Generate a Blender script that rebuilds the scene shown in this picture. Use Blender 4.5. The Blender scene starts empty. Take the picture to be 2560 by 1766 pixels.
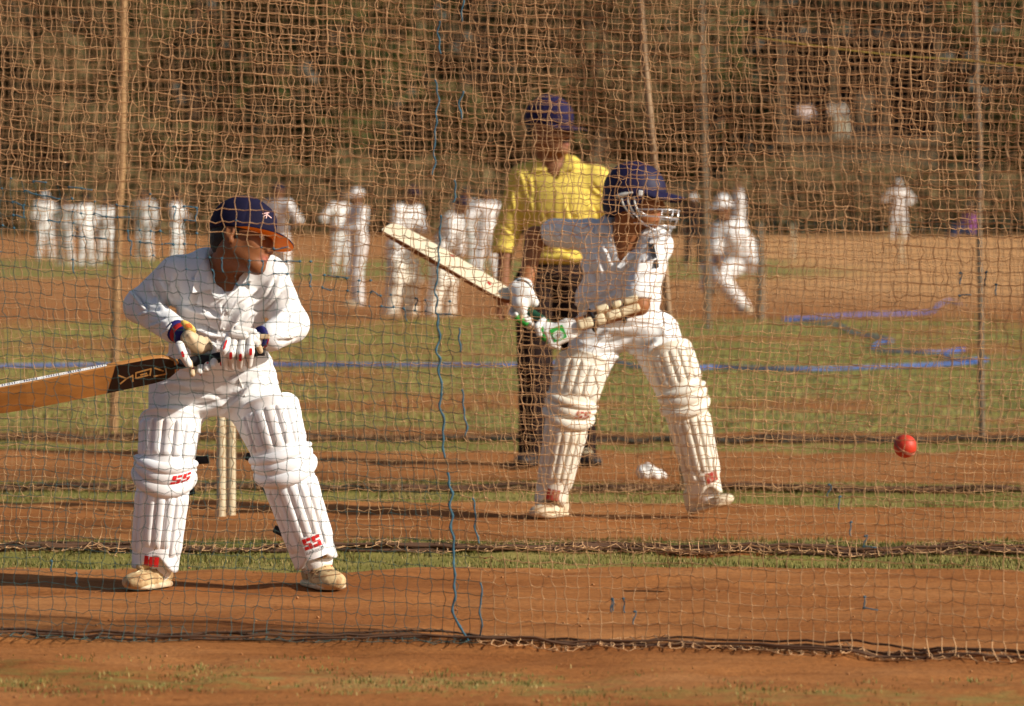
import bpy, math, random, time
import numpy as np
from mathutils import Vector, Matrix
from mathutils.bvhtree import BVHTree
T0 = time.time()
rng = np.random.default_rng(7)
random.seed(7)

# ------------------------------------------------------------------ camera, sky, sun, exposure
scene = bpy.context.scene
col = scene.collection
FPX, W, H = 10450.0, 2560.0, 1766.0
CAM = np.array([0.0, 0.0, 1.25])
PITCH = math.atan(383.0 / FPX)
cam_data = bpy.data.cameras.new("camera")
cam_data.sensor_width = 36.0
cam_data.lens = FPX / W * 36.0
cam_data.clip_start = 0.1
cam_data.clip_end = 3000.0
cam_data.dof.use_dof = True
cam_data.dof.focus_distance = 13.4
cam_data.dof.aperture_fstop = 4.7
cam = bpy.data.objects.new("camera", cam_data)
col.objects.link(cam)
cam.location = CAM
cam.rotation_euler = (math.pi / 2 - PITCH, 0, 0)
scene.camera = cam

SUN_EL, SUN_AZ = math.radians(29), math.radians(24)   # azimuth: from +x towards the camera
sdir = np.array([math.cos(SUN_EL) * math.cos(SUN_AZ), -math.cos(SUN_EL) * math.sin(SUN_AZ), math.sin(SUN_EL)])
world = bpy.data.worlds.new("World")
scene.world = world
world.use_nodes = True
wn = world.node_tree
wn.nodes.clear()
sky = wn.nodes.new("ShaderNodeTexSky")
sky.sky_type = 'NISHITA'
sky.sun_disc = False
sky.sun_elevation = SUN_EL
sky.sun_rotation = math.atan2(sdir[0], sdir[1])
sky.dust_density = 2.0
bg = wn.nodes.new("ShaderNodeBackground")
bg.inputs[1].default_value = 0.076
wo = wn.nodes.new("ShaderNodeOutputWorld")
wn.links.new(sky.outputs[0], bg.inputs[0])
wn.links.new(bg.outputs[0], wo.inputs[0])
sun_data = bpy.data.lights.new("sun", 'SUN')
sun_data.energy = 5.0
sun_data.angle = math.radians(0.5)
sun_data.color = (1.0, 0.93, 0.815)
sun = bpy.data.objects.new("sun", sun_data)
col.objects.link(sun)
sun.rotation_euler = Vector(sdir).to_track_quat('Z', 'Y').to_euler()
scene.view_settings.view_transform = 'Standard'
scene.view_settings.look = 'None'
scene.view_settings.exposure = 0.10
scene.view_settings.gamma = 1.0
scene.render.engine = 'CYCLES'
scene.cycles.max_bounces = 6

# ------------------------------------------------------------------ picture geometry helpers
_cp, _sp = math.cos(PITCH), math.sin(PITCH)
def ray(px, py):
    xc, yc = (px - W / 2) / FPX, (H / 2 - py) / FPX
    return np.array([xc, _cp + yc * _sp, -_sp + yc * _cp])
def P(px, py, d):
    r = ray(px, py)
    return CAM + r * (d / r[1])
def G(px, py, z=0.0):
    r = ray(px, py)
    return CAM + r * ((z - CAM[2]) / r[2])
def nrm(v):
    v = np.asarray(v, float)
    return v / (np.linalg.norm(v) + 1e-12)

# ------------------------------------------------------------------ noise
def _hash(ix, iy, iz, seed):
    h = (ix * 374761393 + iy * 668265263 + iz * 2147483647 + seed * 974711) & 0xFFFFFFFF
    h = ((h ^ (h >> 13)) * 1274126177) & 0xFFFFFFFF
    h = h ^ (h >> 16)
    return (h & 0xFFFFFF).astype(np.float64) / 0xFFFFFF
def noise(p, seed=0):
    p = np.asarray(p, float)
    i = np.floor(p).astype(np.int64)
    f = p - i
    f = f * f * (3 - 2 * f)
    out = np.zeros(len(p))
    for dx in (0, 1):
        for dy in (0, 1):
            for dz in (0, 1):
                w = (f[:, 0] if dx else 1 - f[:, 0]) * (f[:, 1] if dy else 1 - f[:, 1]) * (f[:, 2] if dz else 1 - f[:, 2])
                out += w * _hash(i[:, 0] + dx, i[:, 1] + dy, i[:, 2] + dz, seed)
    return out
def fbm(p, seed=0, n=3):
    s, a, t = 0, 1.0, 0
    for k in range(n):
        s = s + a * noise(p * (2.03 ** k), seed + k)
        t += a
        a *= .5
    return s / t

# ------------------------------------------------------------------ materials
def new_mat(name):
    m = bpy.data.materials.new(name)
    m.use_nodes = True
    nt = m.node_tree
    return m, nt, nt.nodes["Principled BSDF"]
def mat(name, c, rough=.7, var=.12, scale=8., bump=.0, bscale=200., spec=.3, dirt=None, dscale=14., damt=.5, coords='Object', metal=0., sheen=0., stretch=None):
    m, nt, b = new_mat(name)
    N, L = nt.nodes, nt.links
    tc = N.new("ShaderNodeTexCoord")
    src = tc.outputs[coords]
    if stretch:
        mp = N.new("ShaderNodeMapping")
        mp.inputs['Scale'].default_value = stretch
        L.new(src, mp.inputs[0]); src = mp.outputs[0]
    nz = N.new("ShaderNodeTexNoise")
    nz.inputs['Scale'].default_value = scale
    nz.inputs['Detail'].default_value = 5
    L.new(src, nz.inputs['Vector'])
    rp = N.new("ShaderNodeValToRGB")
    rp.color_ramp.elements[0].position = .3
    rp.color_ramp.elements[1].position = .7
    rp.color_ramp.elements[0].color = tuple(x * (1 - var) for x in c) + (1,)
    rp.color_ramp.elements[1].color = tuple(min(1, x * (1 + var)) for x in c) + (1,)
    L.new(nz.outputs[0], rp.inputs[0])
    out = rp.outputs[0]
    if dirt:
        n2 = N.new("ShaderNodeTexNoise")
        n2.inputs['Scale'].default_value = dscale
        n2.inputs['Detail'].default_value = 6
        L.new(src, n2.inputs['Vector'])
        r2 = N.new("ShaderNodeValToRGB")
        r2.color_ramp.elements[0].position = .48
        r2.color_ramp.elements[1].position = .72
        r2.color_ramp.elements[1].color = (damt, damt, damt, 1)
        L.new(n2.outputs[0], r2.inputs[0])
        mx = N.new("ShaderNodeMixRGB")
        mx.inputs[2].default_value = tuple(dirt) + (1,)
        L.new(r2.outputs[0], mx.inputs[0]); L.new(out, mx.inputs[1])
        out = mx.outputs[0]
    L.new(out, b.inputs['Base Color'])
    b.inputs['Roughness'].default_value = rough
    b.inputs['Specular IOR Level'].default_value = spec
    b.inputs['Metallic'].default_value = metal
    if sheen:
        b.inputs['Sheen Weight'].default_value = sheen
    if bump:
        n3 = N.new("ShaderNodeTexNoise")
        n3.inputs['Scale'].default_value = bscale
        n3.inputs['Detail'].default_value = 3
        L.new(src, n3.inputs['Vector'])
        bp = N.new("ShaderNodeBump")
        bp.inputs['Strength'].default_value = bump
        bp.inputs['Distance'].default_value = .004
        L.new(n3.outputs[0], bp.inputs['Height'])
        L.new(bp.outputs[0], b.inputs['Normal'])
    return m
def mat_attr(name, rough=.5, spec=.35, attr='Col', bump=.15, bscale=120., sss=0.):
    m, nt, b = new_mat(name)
    N, L = nt.nodes, nt.links
    a = N.new("ShaderNodeAttribute")
    a.attribute_name = attr
    tc = N.new("ShaderNodeTexCoord")
    nz = N.new("ShaderNodeTexNoise")
    nz.inputs['Scale'].default_value = 40
    nz.inputs['Detail'].default_value = 4
    L.new(tc.outputs['Object'], nz.inputs['Vector'])
    mp = N.new("ShaderNodeMapRange")
    mp.inputs[3].default_value = .82
    mp.inputs[4].default_value = 1.18
    L.new(nz.outputs[0], mp.inputs[0])
    mx = N.new("ShaderNodeVectorMath")
    mx.operation = 'SCALE'
    L.new(a.outputs['Color'], mx.inputs[0]); L.new(mp.outputs[0], mx.inputs['Scale'])
    L.new(mx.outputs[0], b.inputs['Base Color'])
    b.inputs['Roughness'].default_value = rough
    b.inputs['Specular IOR Level'].default_value = spec
    if bump:
        n3 = N.new("ShaderNodeTexNoise")
        n3.inputs['Scale'].default_value = bscale
        L.new(tc.outputs['Object'], n3.inputs['Vector'])
        bp = N.new("ShaderNodeBump")
        bp.inputs['Strength'].default_value = bump
        bp.inputs['Distance'].default_value = .003
        L.new(n3.outputs[0], bp.inputs['Height']); L.new(bp.outputs[0], b.inputs['Normal'])
    return m
M = {}
M['cloth'] = mat("white_cotton", (.81, .81, .81), .85, .04, 6, .25, 420, .15, dirt=(.55, .38, .23), dscale=6, damt=.24, sheen=.1)
M['cloth2'] = mat("off_white_cotton", (.74, .72, .68), .85, .05, 6, .25, 420, .15, dirt=(.5, .38, .25), dscale=7, damt=.15)
M['farcloth'] = mat("far_white_cotton", (.74, .73, .72), .9, .05, 3, dirt=(.5, .35, .22), dscale=3, damt=.35)
M['yellow'] = mat("yellow_cotton", (.74, .57, .115), .85, .07, 9, .25, 350, .15)
M['trouser'] = mat("dark_brown_cloth", (.018, .009, .008), .85, .25, 9, .25, 350, .15)
M['padw'] = mat("white_pad_leather", (.84, .85, .87), .5, .03, 8, .08, 260, .35, dirt=(.56, .36, .20), dscale=7, damt=.36)
M['padc'] = mat("worn_cream_pad", (.80, .75, .64), .55, .06, 8, .1, 260, .3, dirt=(.52, .37, .20), dscale=8, damt=.5)
M['navy'] = mat("navy_cloth", (.0075, .006, .027), .8, .15, 12, .2, 400, .2)
M['navyblue'] = mat("faded_navy_cloth", (.015, .011, .050), .8, .15, 12, .2, 400, .2)
M['helmet'] = mat("helmet_navy", (.009, .006, .040), .6, .12, 10, .08, 300, .35)
M['orange'] = mat("orange_lining", (.95, .25, .015), .8, .05, 10, .1, 400, .2)
M['red'] = mat("red_print", (.55, .012, .012), .55, .1, 30)
M['black'] = mat("black_webbing", (.010, .009, .012), .7, .2, 30, .1, 300)
M['blackp'] = mat("black_print", (.02, .018, .02), .6, .1, 30)
M['hair'] = mat("black_hair", (.009, .006, .005), .5, .2, 60, .6, 500, .4)
M['bandred'] = mat("red_band", (.45, .015, .015), .8, .1, 20, .2, 300)
M['bandnavy'] = mat("navy_band", (.020, .016, .13), .8, .1, 20, .2, 300)
M['glovew'] = mat("white_glove_leather", (.80, .79, .76), .5, .04, 15, .1, 250, .35, dirt=(.50, .36, .20), dscale=25, damt=.35)
M['glovetan'] = mat("tan_glove_leather", (.62, .47, .29), .6, .08, 15, .15, 200, .3, dirt=(.38, .22, .1), dscale=22, damt=.4)
M['ggreen'] = mat("green_leather", (.03, .34, .045), .5, .1, 20, .1, 200)
M['gripgreen'] = mat("green_rubber_grip", (.008, .06, .028), .6, .1, 20, .3, 300)
M['badge'] = mat("yellow_badge", (.75, .52, .12), .6, .06, 30)
M['guard'] = mat("cream_guard", (.70, .58, .38), .6, .08, 14, .1, 200, dirt=(.42, .26, .1), dscale=12, damt=.5)
M['willow'] = mat("oiled_willow", (.40, .175, .045), .45, .22, 3, .1, 60, .4, stretch=(1, 9, 9))
M['willowp'] = mat("pale_willow", (.80, .70, .50), .45, .06, 3, .1, 60, .4, stretch=(1, 9, 9))
M['willowe'] = mat("red_brown_willow_edge", (.26, .085, .025), .5, .15, 4, .1, 60, .3)
M['wire'] = mat("silver_wire", (.72, .73, .76), .3, .04, 20, metal=.6)
M['silver'] = mat("silver_plastic", (.55, .54, .50), .35, .06, 20, spec=.5)
M['shoe'] = mat("worn_cream_shoe", (.58, .42, .22), .7, .22, 22, .4, 120, .2, dirt=(.22, .09, .03), dscale=30, damt=.9)
M['sole'] = mat("dusty_sole", (.62, .52, .36), .75, .14, 20, .2, 160, dirt=(.32, .15, .05), dscale=25, damt=.85)
M['shoe2'] = mat("worn_white_shoe", (.68, .58, .42), .7, .16, 18, .3, 140, .2, dirt=(.32, .16, .065), dscale=22, damt=.8)
M['shoed'] = mat("dark_shoe", (.03, .022, .02), .5, .2, 14)
M['lace'] = mat("cream_lace", (.72, .60, .38), .8, .1, 40)
M['stump'] = mat("weathered_cream_stump", (.60, .52, .36), .65, .12, 9, .2, 90, .3, dirt=(.30, .19, .08), dscale=22, damt=.8, stretch=(4, 4, 1))
M['bamboo'] = mat("bamboo", (.40, .235, .105), .6, .15, 6, .2, 60, .3, stretch=(6, 6, 1))
M['polegrey'] = mat("weathered_pole", (.20, .15, .10), .7, .2, 6, .2, 60, .3, stretch=(6, 6, 1))
M['netb'] = mat("tan_twine", (.58, .345, .175), .8, .25, 5, spec=.2)
M['netb2'] = mat("brown_twine", (.42, .240, .120), .8, .25, 5, spec=.2)
M['nett'] = mat("teal_twine", (.070, .125, .115), .8, .25, 5, spec=.2)
M['netblue'] = mat("blue_twine", (.045, .125, .175), .75, .25, 8, spec=.3)
M['hose'] = mat("blue_hose", (.055, .13, .45), .45, .1, 3, spec=.5)
M['ballred'] = mat("red_ball_leather", (.58, .045, .018), .5, .15, 60, .2, 200, .35, dirt=(.30, .06, .03), dscale=60, damt=.8)
M['bagw'] = mat("white_sack", (.78, .76, .72), .6, .06, 10, .3, 60)
M['ropey'] = mat("yellow_rope", (.36, .25, .05), .8, .2, 20)
M['skin'] = mat_attr("skin", .52, .22)
# ------------------------------------------------------------------ objects
def mesh_from(name, V, F, m, smooth=True):
    me = bpy.data.meshes.new(name)
    V = np.asarray(V, np.float32).reshape(-1, 3)
    if isinstance(F, np.ndarray):
        n, k = F.shape
        me.vertices.add(len(V)); me.vertices.foreach_set("co", V.ravel())
        me.loops.add(n * k); me.loops.foreach_set("vertex_index", F.astype(np.int32).ravel())
        me.polygons.add(n); me.polygons.foreach_set("loop_start", np.arange(0, n * k, k, dtype=np.int32))
        me.update(calc_edges=True)
    else:
        me.from_pydata(V.tolist(), [], F)
        me.update()
    if smooth and len(me.polygons):
        me.polygons.foreach_set("use_smooth", np.ones(len(me.polygons), dtype=bool))
    for mm in (m if isinstance(m, (list, tuple)) else [m]):
        me.materials.append(mm)
    return me
def origin(o):
    l = np.zeros(3)
    while o is not None:
        l += np.array(o.location); o = o.parent
    return l
def obj(name, V, F, m, parent=None, smooth=True, loc=None):
    """V in world coordinates; the object is placed at loc (or its parent's origin)."""
    V = np.asarray(V, float).reshape(-1, 3)
    base = origin(parent) if parent is not None else (np.asarray(loc, float) if loc is not None else np.zeros(3))
    o = bpy.data.objects.new(name, mesh_from(name, V - base, F, m, smooth))
    if parent is not None:
        o.parent = parent
    else:
        o.location = base
    col.objects.link(o)
    return o
def tag(o, label=None, cat=None, group=None, kind=None):
    if label: o['label'] = label
    if cat: o['category'] = cat
    if group: o['group'] = group
    if kind: o['kind'] = kind
    return o
def empty(name, loc, label=None, cat=None, group=None):
    o = bpy.data.objects.new(name, None)
    o.empty_display_size = .1
    o.location = loc
    col.objects.link(o)
    return tag(o, label, cat, group)

# ------------------------------------------------------------------ implicit surfaces
def cone(a, b, ra, rb):
    a, b = np.asarray(a, float), np.asarray(b, float)
    lo = np.minimum(a - ra, b - rb); hi = np.maximum(a + ra, b + rb)
    ba = b - a; L2 = float(ba @ ba) + 1e-12
    def f(X, Y, Z):
        x, y, z = X - a[0], Y - a[1], Z - a[2]
        t = np.clip((x * ba[0] + y * ba[1] + z * ba[2]) / L2, 0, 1)
        return np.sqrt((x - t * ba[0]) ** 2 + (y - t * ba[1]) ** 2 + (z - t * ba[2]) ** 2) - (ra + (rb - ra) * t)
    return lo, hi, f
def ell(c, r, R=None):
    c, r = np.asarray(c, float), np.asarray(r, float)
    R = np.eye(3) if R is None else np.asarray(R, float)     # rows = local axes
    e = np.sqrt(((R * r[:, None]) ** 2).sum(0))
    def f(X, Y, Z):
        x, y, z = X - c[0], Y - c[1], Z - c[2]
        q = [(R[i, 0] * x + R[i, 1] * y + R[i, 2] * z) for i in range(3)]
        k0 = np.sqrt(sum((q[i] / r[i]) ** 2 for i in range(3)))
        k1 = np.sqrt(sum((q[i] / r[i] ** 2) ** 2 for i in range(3))) + 1e-9
        return k0 * (k0 - 1) / k1
    return c - e, c + e, f
def rbox(c, h, R=None, rd=.005):
    c, h = np.asarray(c, float), np.asarray(h, float)
    R = np.eye(3) if R is None else np.asarray(R, float)
    e = np.abs(R.T) @ h
    def f(X, Y, Z):
        x, y, z = X - c[0], Y - c[1], Z - c[2]
        q = [np.abs(R[i, 0] * x + R[i, 1] * y + R[i, 2] * z) - (h[i] - rd) for i in range(3)]
        out = np.sqrt(sum(np.maximum(v, 0) ** 2 for v in q))
        ins = np.minimum(np.maximum(np.maximum(q[0], q[1]), q[2]), 0)
        return out + ins - rd
    return c - e, c + e, f
def half(n, p):
    """half space: inside where (x-p).n < 0"""
    n, p = nrm(n), np.asarray(p, float)
    def f(X, Y, Z):
        return (X - p[0]) * n[0] + (Y - p[1]) * n[1] + (Z - p[2]) * n[2]
    return None, None, f
def surface(ops, vox, pad=.02):
    """ops: list of (op, prim, k), op '+', '-' or '&'"""
    lo = np.min([o[1][0] for o in ops if o[0] == '+'], axis=0) - pad
    hi = np.max([o[1][1] for o in ops if o[0] == '+'], axis=0) + pad
    n = np.ceil((hi - lo) / vox).astype(int) + 1
    ax = [(lo[i] + vox * np.arange(n[i])).astype(np.float32) for i in range(3)]
    D = np.full(n, .2, np.float32)
    for op, pr, k in ops:
        plo, phi, f = pr
        if plo is None:
            s = [slice(0, n[i]) for i in range(3)]
        else:
            m = k + 2.5 * vox
            s = []
            for i in range(3):
                a = int(np.clip(np.floor((plo[i] - m - lo[i]) / vox), 0, n[i])); b = int(np.clip(np.ceil((phi[i] + m - lo[i]) / vox) + 1, 0, n[i]))
                s.append(slice(a, b))
            if any(x.stop - x.start < 2 for x in s): continue
        s = tuple(s)
        d = f(ax[0][s[0]][:, None, None], ax[1][s[1]][None, :, None], ax[2][s[2]][None, None, :]).astype(np.float32)
        cur = D[s]
        if op == '+':
            h = np.maximum(k - np.abs(cur - d), 0) / max(k, 1e-6)
            D[s] = np.minimum(cur, d) - h * h * k * .25
        elif op == '-':
            d = -d
            h = np.maximum(k - np.abs(cur - d), 0) / max(k, 1e-6)
            D[s] = np.maximum(cur, d) + h * h * k * .25
        else:
            D[s] = np.maximum(cur, d)
    S = D < 0
    c = np.zeros(np.array(D.shape) - 1, np.uint8)
    for a in (0, 1):
        for b in (0, 1):
            for e in (0, 1):
                c += S[a:D.shape[0] - 1 + a, b:D.shape[1] - 1 + b, e:D.shape[2] - 1 + e]
    act = (c > 0) & (c < 8)
    I = np.argwhere(act)
    idx = np.full(act.shape, -1, np.int64)
    idx[act] = np.arange(len(I))
    acc = np.zeros((len(I), 3)); cnt = np.zeros(len(I))
    for axis in range(3):
        o1, o2 = [i for i in range(3) if i != axis]
        for a in (0, 1):
            for b in (0, 1):
                A = I.copy(); A[:, o1] += a; A[:, o2] += b
                B = A.copy(); B[:, axis] += 1
                da = D[A[:, 0], A[:, 1], A[:, 2]]; db = D[B[:, 0], B[:, 1], B[:, 2]]
                mm = (da < 0) != (db < 0)
                t = np.where(mm, da / np.where(mm, da - db, 1), 0)
                p = np.zeros((len(I), 3)); p[:, o1] = a; p[:, o2] = b; p[:, axis] = t
                acc += p * mm[:, None]; cnt += mm
    V = lo + vox * (I + acc / np.maximum(cnt, 1)[:, None])
    F = []
    for axis in range(3):
        u, v = [(1, 2), (2, 0), (0, 1)][axis]
        A = np.argwhere(np.diff(S.astype(np.int8), axis=axis) != 0)
        A = A[(A[:, u] > 0) & (A[:, v] > 0)]
        A = A[(A[:, u] < D.shape[u] - 1) & (A[:, v] < D.shape[v] - 1)]
        q = []
        for du, dv in ((-1, -1), (0, -1), (0, 0), (-1, 0)):
            B = A.copy(); B[:, u] += du; B[:, v] += dv
            q.append(idx[B[:, 0], B[:, 1], B[:, 2]])
        q = np.stack(q, 1)
        ins = S[A[:, 0], A[:, 1], A[:, 2]]
        q[~ins] = q[~ins][:, ::-1]
        F.append(q)
    return V, np.concatenate(F)
def vnormals(V, F):
    a, b, c, d = (V[F[:, i]] for i in range(4))
    fn = np.cross(c - a, d - b)
    N = np.zeros_like(V)
    for i in range(4):
        np.add.at(N, F[:, i], fn)
    return N / (np.linalg.norm(N, axis=1)[:, None] + 1e-12)
def relax(V, F, n=2, lam=.5):
    for _ in range(n):
        S = np.zeros_like(V); C = np.zeros(len(V))
        for i in range(4):
            for j in (1, 3):
                np.add.at(S, F[:, i], V[F[:, (i + j) % 4]]); np.add.at(C, F[:, i], 1)
        V = V + lam * (S / np.maximum(C, 1)[:, None] - V)
    return V
def folds(V, F, items, fine=.0012, seed=3):
    """items: (centre, radius, direction across the folds, wavelength, amplitude): creases round a spot"""
    N = vnormals(V, F)
    d = (fbm(V * 38, seed, 3) - .5) * 2 * fine
    for i, (c, r, dr, wl, amp) in enumerate(items):
        q = V - np.asarray(c)
        w = np.exp(-(np.linalg.norm(q, axis=1) / r) ** 2)
        warp = (fbm(V * (.35 / wl), seed + 11 * i, 2) - .5) * 2.6
        s = np.sin(2 * math.pi * (q @ nrm(dr)) / wl + warp * 2.2)
        d += w * amp * (np.sign(s) * np.abs(s) ** .75 - .2)
    return V + N * d[:, None]
def tube(pts, r, n=8, caps=True):
    pts = np.asarray(pts, float)
    r = np.broadcast_to(np.asarray(r, float), (len(pts),))
    t = np.gradient(pts, axis=0)
    up = np.array([0, 0, 1.]) if abs(nrm(pts[-1] - pts[0])[2]) < .9 else np.array([1., 0, 0])
    V = []
    for p, tt, rr in zip(pts, t, r):
        tt = nrm(tt); a = nrm(np.cross(up, tt)); b = np.cross(tt, a)
        for k in range(n):
            an = 2 * math.pi * k / n
            V.append(p + rr * (a * math.cos(an) + b * math.sin(an)))
    F = []
    for i in range(len(pts) - 1):
        for k in range(n):
            F.append((i * n + k, i * n + (k + 1) % n, (i + 1) * n + (k + 1) % n, (i + 1) * n + k))
    if caps:
        F.append(tuple(range(n))[::-1]); F.append(tuple((len(pts) - 1) * n + k for k in range(n)))
    return V, F
def smooth_path(pts, n=24):
    pts = np.asarray(pts, float)
    k = len(pts)
    ext = np.vstack([2 * pts[0] - pts[1], pts, 2 * pts[-1] - pts[-2]])
    out = []
    for u in np.linspace(0, k - 1, n):
        i = min(int(u), k - 2); t = u - i
        p0, p1, p2, p3 = ext[i], ext[i + 1], ext[i + 2], ext[i + 3]
        out.append(.5 * ((2 * p1) + (-p0 + p2) * t + (2 * p0 - 5 * p1 + 4 * p2 - p3) * t * t + (-p0 + 3 * p1 - 3 * p2 + p3) * t ** 3))
    return np.array(out)
def merge(parts):
    V, F, n = [], [], 0
    for v, f in parts:
        V.extend(np.asarray(v).tolist()); F.extend([tuple(int(i) + n for i in q) for q in f]); n += len(v)
    return V, F
def bvh(*objs):
    V, F, n = [], [], 0
    for o in objs:
        b = origin(o); me = o.data
        co = np.zeros(len(me.vertices) * 3); me.vertices.foreach_get("co", co)
        V.append(co.reshape(-1, 3) + b)
        F.extend([[i + n for i in p.vertices] for p in me.polygons]); n += len(me.vertices)
    return BVHTree.FromPolygons(np.concatenate(V).tolist(), F)
def cast(tree, px, py):
    r = nrm(ray(px, py))
    h = tree.ray_cast(Vector(CAM), Vector(r))
    if h[0] is None:
        h = tree.find_nearest(Vector(P(px, py, CAST_D)))
    n = np.array(h[1]); p = np.array(h[0])
    if n @ r > 0: n = -n
    return p, n
CAST_D = 13.4
def patch(name, tree, poly, m, parent, off=.002, th=.0015, step=6.0, off_in=None, flare=None):
    """a thin flat piece (print, flap, badge) lying on a surface, its outline given as picture points"""
    import bmesh
    bm = bmesh.new()
    poly = [np.array(p, float) for p in poly]
    vs = [bm.verts.new((p[0], p[1], 0)) for p in poly]
    f = bm.faces.new(vs)
    bmesh.ops.triangulate(bm, faces=[f])
    for _ in range(6):
        es = [e for e in bm.edges if e.calc_length() > step]
        if not es: break
        bmesh.ops.subdivide_edges(bm, edges=es, cuts=1)
        bmesh.ops.triangulate(bm, faces=[x for x in bm.faces if len(x.verts) > 3])
    bm.verts.ensure_lookup_table(); bm.verts.index_update()
    tops, bots = [], []
    C_ = Vector(CAM); ts_, rs_, ns_ = [], [], []
    for v in bm.verts:
        p, n = cast(tree, v.co.x, v.co.y)
        r = nrm(ray(v.co.x, v.co.y)); ts_.append((p - CAM) @ r); rs_.append(r); ns_.append(n)
    ts_ = np.array(ts_); ts_ = np.minimum(ts_, np.median(ts_) + .06)
    nb = [[e.other_vert(v).index for e in v.link_edges] for v in bm.verts]
    for _ in range(5):
        ts_ = np.array([.4 * ts_[i] + .6 * np.mean(ts_[q]) for i, q in enumerate(nb)])
    navg = nrm(np.mean(ns_, axis=0))
    fl_ = [0 if flare is None else flare[3] * min(1.3, math.hypot(v.co.x - flare[0], v.co.y - flare[1]) / flare[2]) ** 1.5 for v in bm.verts]
    for t_, r, e_ in zip(ts_, rs_, fl_):
        k_ = 1.0 / max(.35, abs(navg @ r)); t_ = t_ - e_
        tops.append(CAM + r * (t_ - (off + th) * min(k_, 1.6))); bots.append(CAM + r * (t_ - (off if off_in is None else off_in) * min(k_, 1.6)))
    nv = len(tops)
    F = []
    for fc in bm.faces:
        i = [v.index for v in fc.verts]
        F.append(tuple(i)); F.append(tuple(j + nv for j in reversed(i)))
    for e in bm.edges:
        if len(e.link_faces) == 1:
            a, b = e.verts[0].index, e.verts[1].index
            F.append((a, b, b + nv, a + nv))
    bm.free()
    return obj(name, tops + bots, F, m, parent, smooth=False)
def strokes(name, tree, lines, wpx, m, parent, off=.002, th=.001):
    """thin print made of stroked picture polylines lying on a surface"""
    V, F = [], []
    for ln in lines:
        for a, b in zip(ln[:-1], ln[1:]):
            a, b = np.array(a, float), np.array(b, float)
            d = (b - a) / (np.linalg.norm(b - a) + 1e-9); n2 = np.array([-d[1], d[0]]) * wpx / 2
            a = a - d * wpx * .3; b = b + d * wpx * .3
            k = max(1, int(np.linalg.norm(b - a) / 8))
            for i in range(k):
                q0 = a + (b - a) * i / k; q1 = a + (b - a) * (i + 1) / k
                s = len(V)
                for q in (q0 - n2, q1 - n2, q1 + n2, q0 + n2):
                    p, n = cast(tree, q[0], q[1]); V.append(p + n * (off + th))
                for q in (q0 - n2, q1 - n2, q1 + n2, q0 + n2):
                    p, n = cast(tree, q[0], q[1]); V.append(p + n * off)
                F += [(s, s + 1, s + 2, s + 3), (s + 4, s + 7, s + 6, s + 5), (s, s + 4, s + 5, s + 1), (s + 1, s + 5, s + 6, s + 2), (s + 2, s + 6, s + 7, s + 3), (s + 3, s + 7, s + 4, s)]
    return obj(name, V, F, m, parent, smooth=False)

# ------------------------------------------------------------------ heads, caps, shoes, pads
class Frame:
    def __init__(s, o, f, roll=0., scale=1., up=(0, 0, 1)):
        s.o = np.asarray(o, float); s.f = nrm(f)
        u = np.asarray(up, float); u = nrm(u - s.f * (u @ s.f))
        r = np.cross(s.f, u)
        s.u = nrm(u * math.cos(roll) + r * math.sin(roll)); s.r = np.cross(s.f, s.u); s.k = scale
        s.R = np.array([s.r, s.f, s.u])
    def p(s, x, y, z):
        return s.o + s.k * (s.r * x + s.f * y + s.u * z)
    def local(s, V):
        return ((np.asarray(V) - s.o) @ s.R.T) / s.k
def head_ops(h, neck_base, neck_r=.055, ear=True, k=.012):
    E = lambda c, r: ell(h.p(*c), np.array(r) * h.k, h.R)
    C = lambda a, b, ra, rb: cone(h.p(*a), h.p(*b), ra * h.k, rb * h.k)
    o = [('+', E((0, -.012, .035), (.073, .093, .086)), 0.0),
         ('+', E((0, .026, -.024), (.062, .067, .077)), .03),
         ('+', C((.042, .004, -.046), (.013, .066, -.083), .020, .017), .035),
         ('+', C((-.042, .004, -.046), (-.013, .066, -.083), .020, .017), .035),
         ('+', E((0, .078, -.086), (.018, .013, .014)), .020),
         ('+', C((-.034, .074, .023), (.034, .074, .023), .0115, .0115), .012),
         ('+', C((.038, .058, -.022), (.030, .064, -.03), .022, .02), .02),
         ('+', C((-.038, .058, -.022), (-.030, .064, -.03), .022, .02), .02),
         ('-', E((.031, .099, .004), (.017, .013, .0115)), .010),
         ('-', E((-.031, .099, .004), (.017, .013, .0115)), .010),
         ('+', C((0, .084, .012), (0, .103, -.022), .0085, .0125), .012),
         ('+', E((.012, .097, -.032), (.0085, .011, .0085)), .006),
         ('+', E((-.012, .097, -.032), (.0085, .011, .0085)), .006),
         ('+', E((0, .081, -.050), (.024, .014, .017)), .010),
         ('+', C((-.017, .087, -.0525), (.017, .087, -.0525), .0055, .0055), .004),
         ('+', E((0, .0935, -.0515), (.010, .006, .0050)), .004),
         ('+', E((0, .0905, -.0630), (.015, .0085, .0062)), .004),
         ('-', C((-.022, .097, -.0575), (.022, .097, -.0575), .0017, .0017), .004),
         ('+', cone(h.p(0, -.022, -.045), neck_base, neck_r * h.k, neck_r * 1.08 * h.k), .03)]
    if ear:
        for s in (1, -1):
            o += [('+', ell(h.p(.076 * s, -.010, -.004), np.array((.0085, .018, .031)) * h.k, h.R), .006),
                  ('-', ell(h.p(.084 * s, -.006, .002), np.array((.006, .0095, .018)) * h.k, h.R), .004),
                  ('+', ell(h.p(.077 * s, .0, -.030), np.array((.0075, .008, .010)) * h.k, h.R), .004)]
    return o
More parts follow.
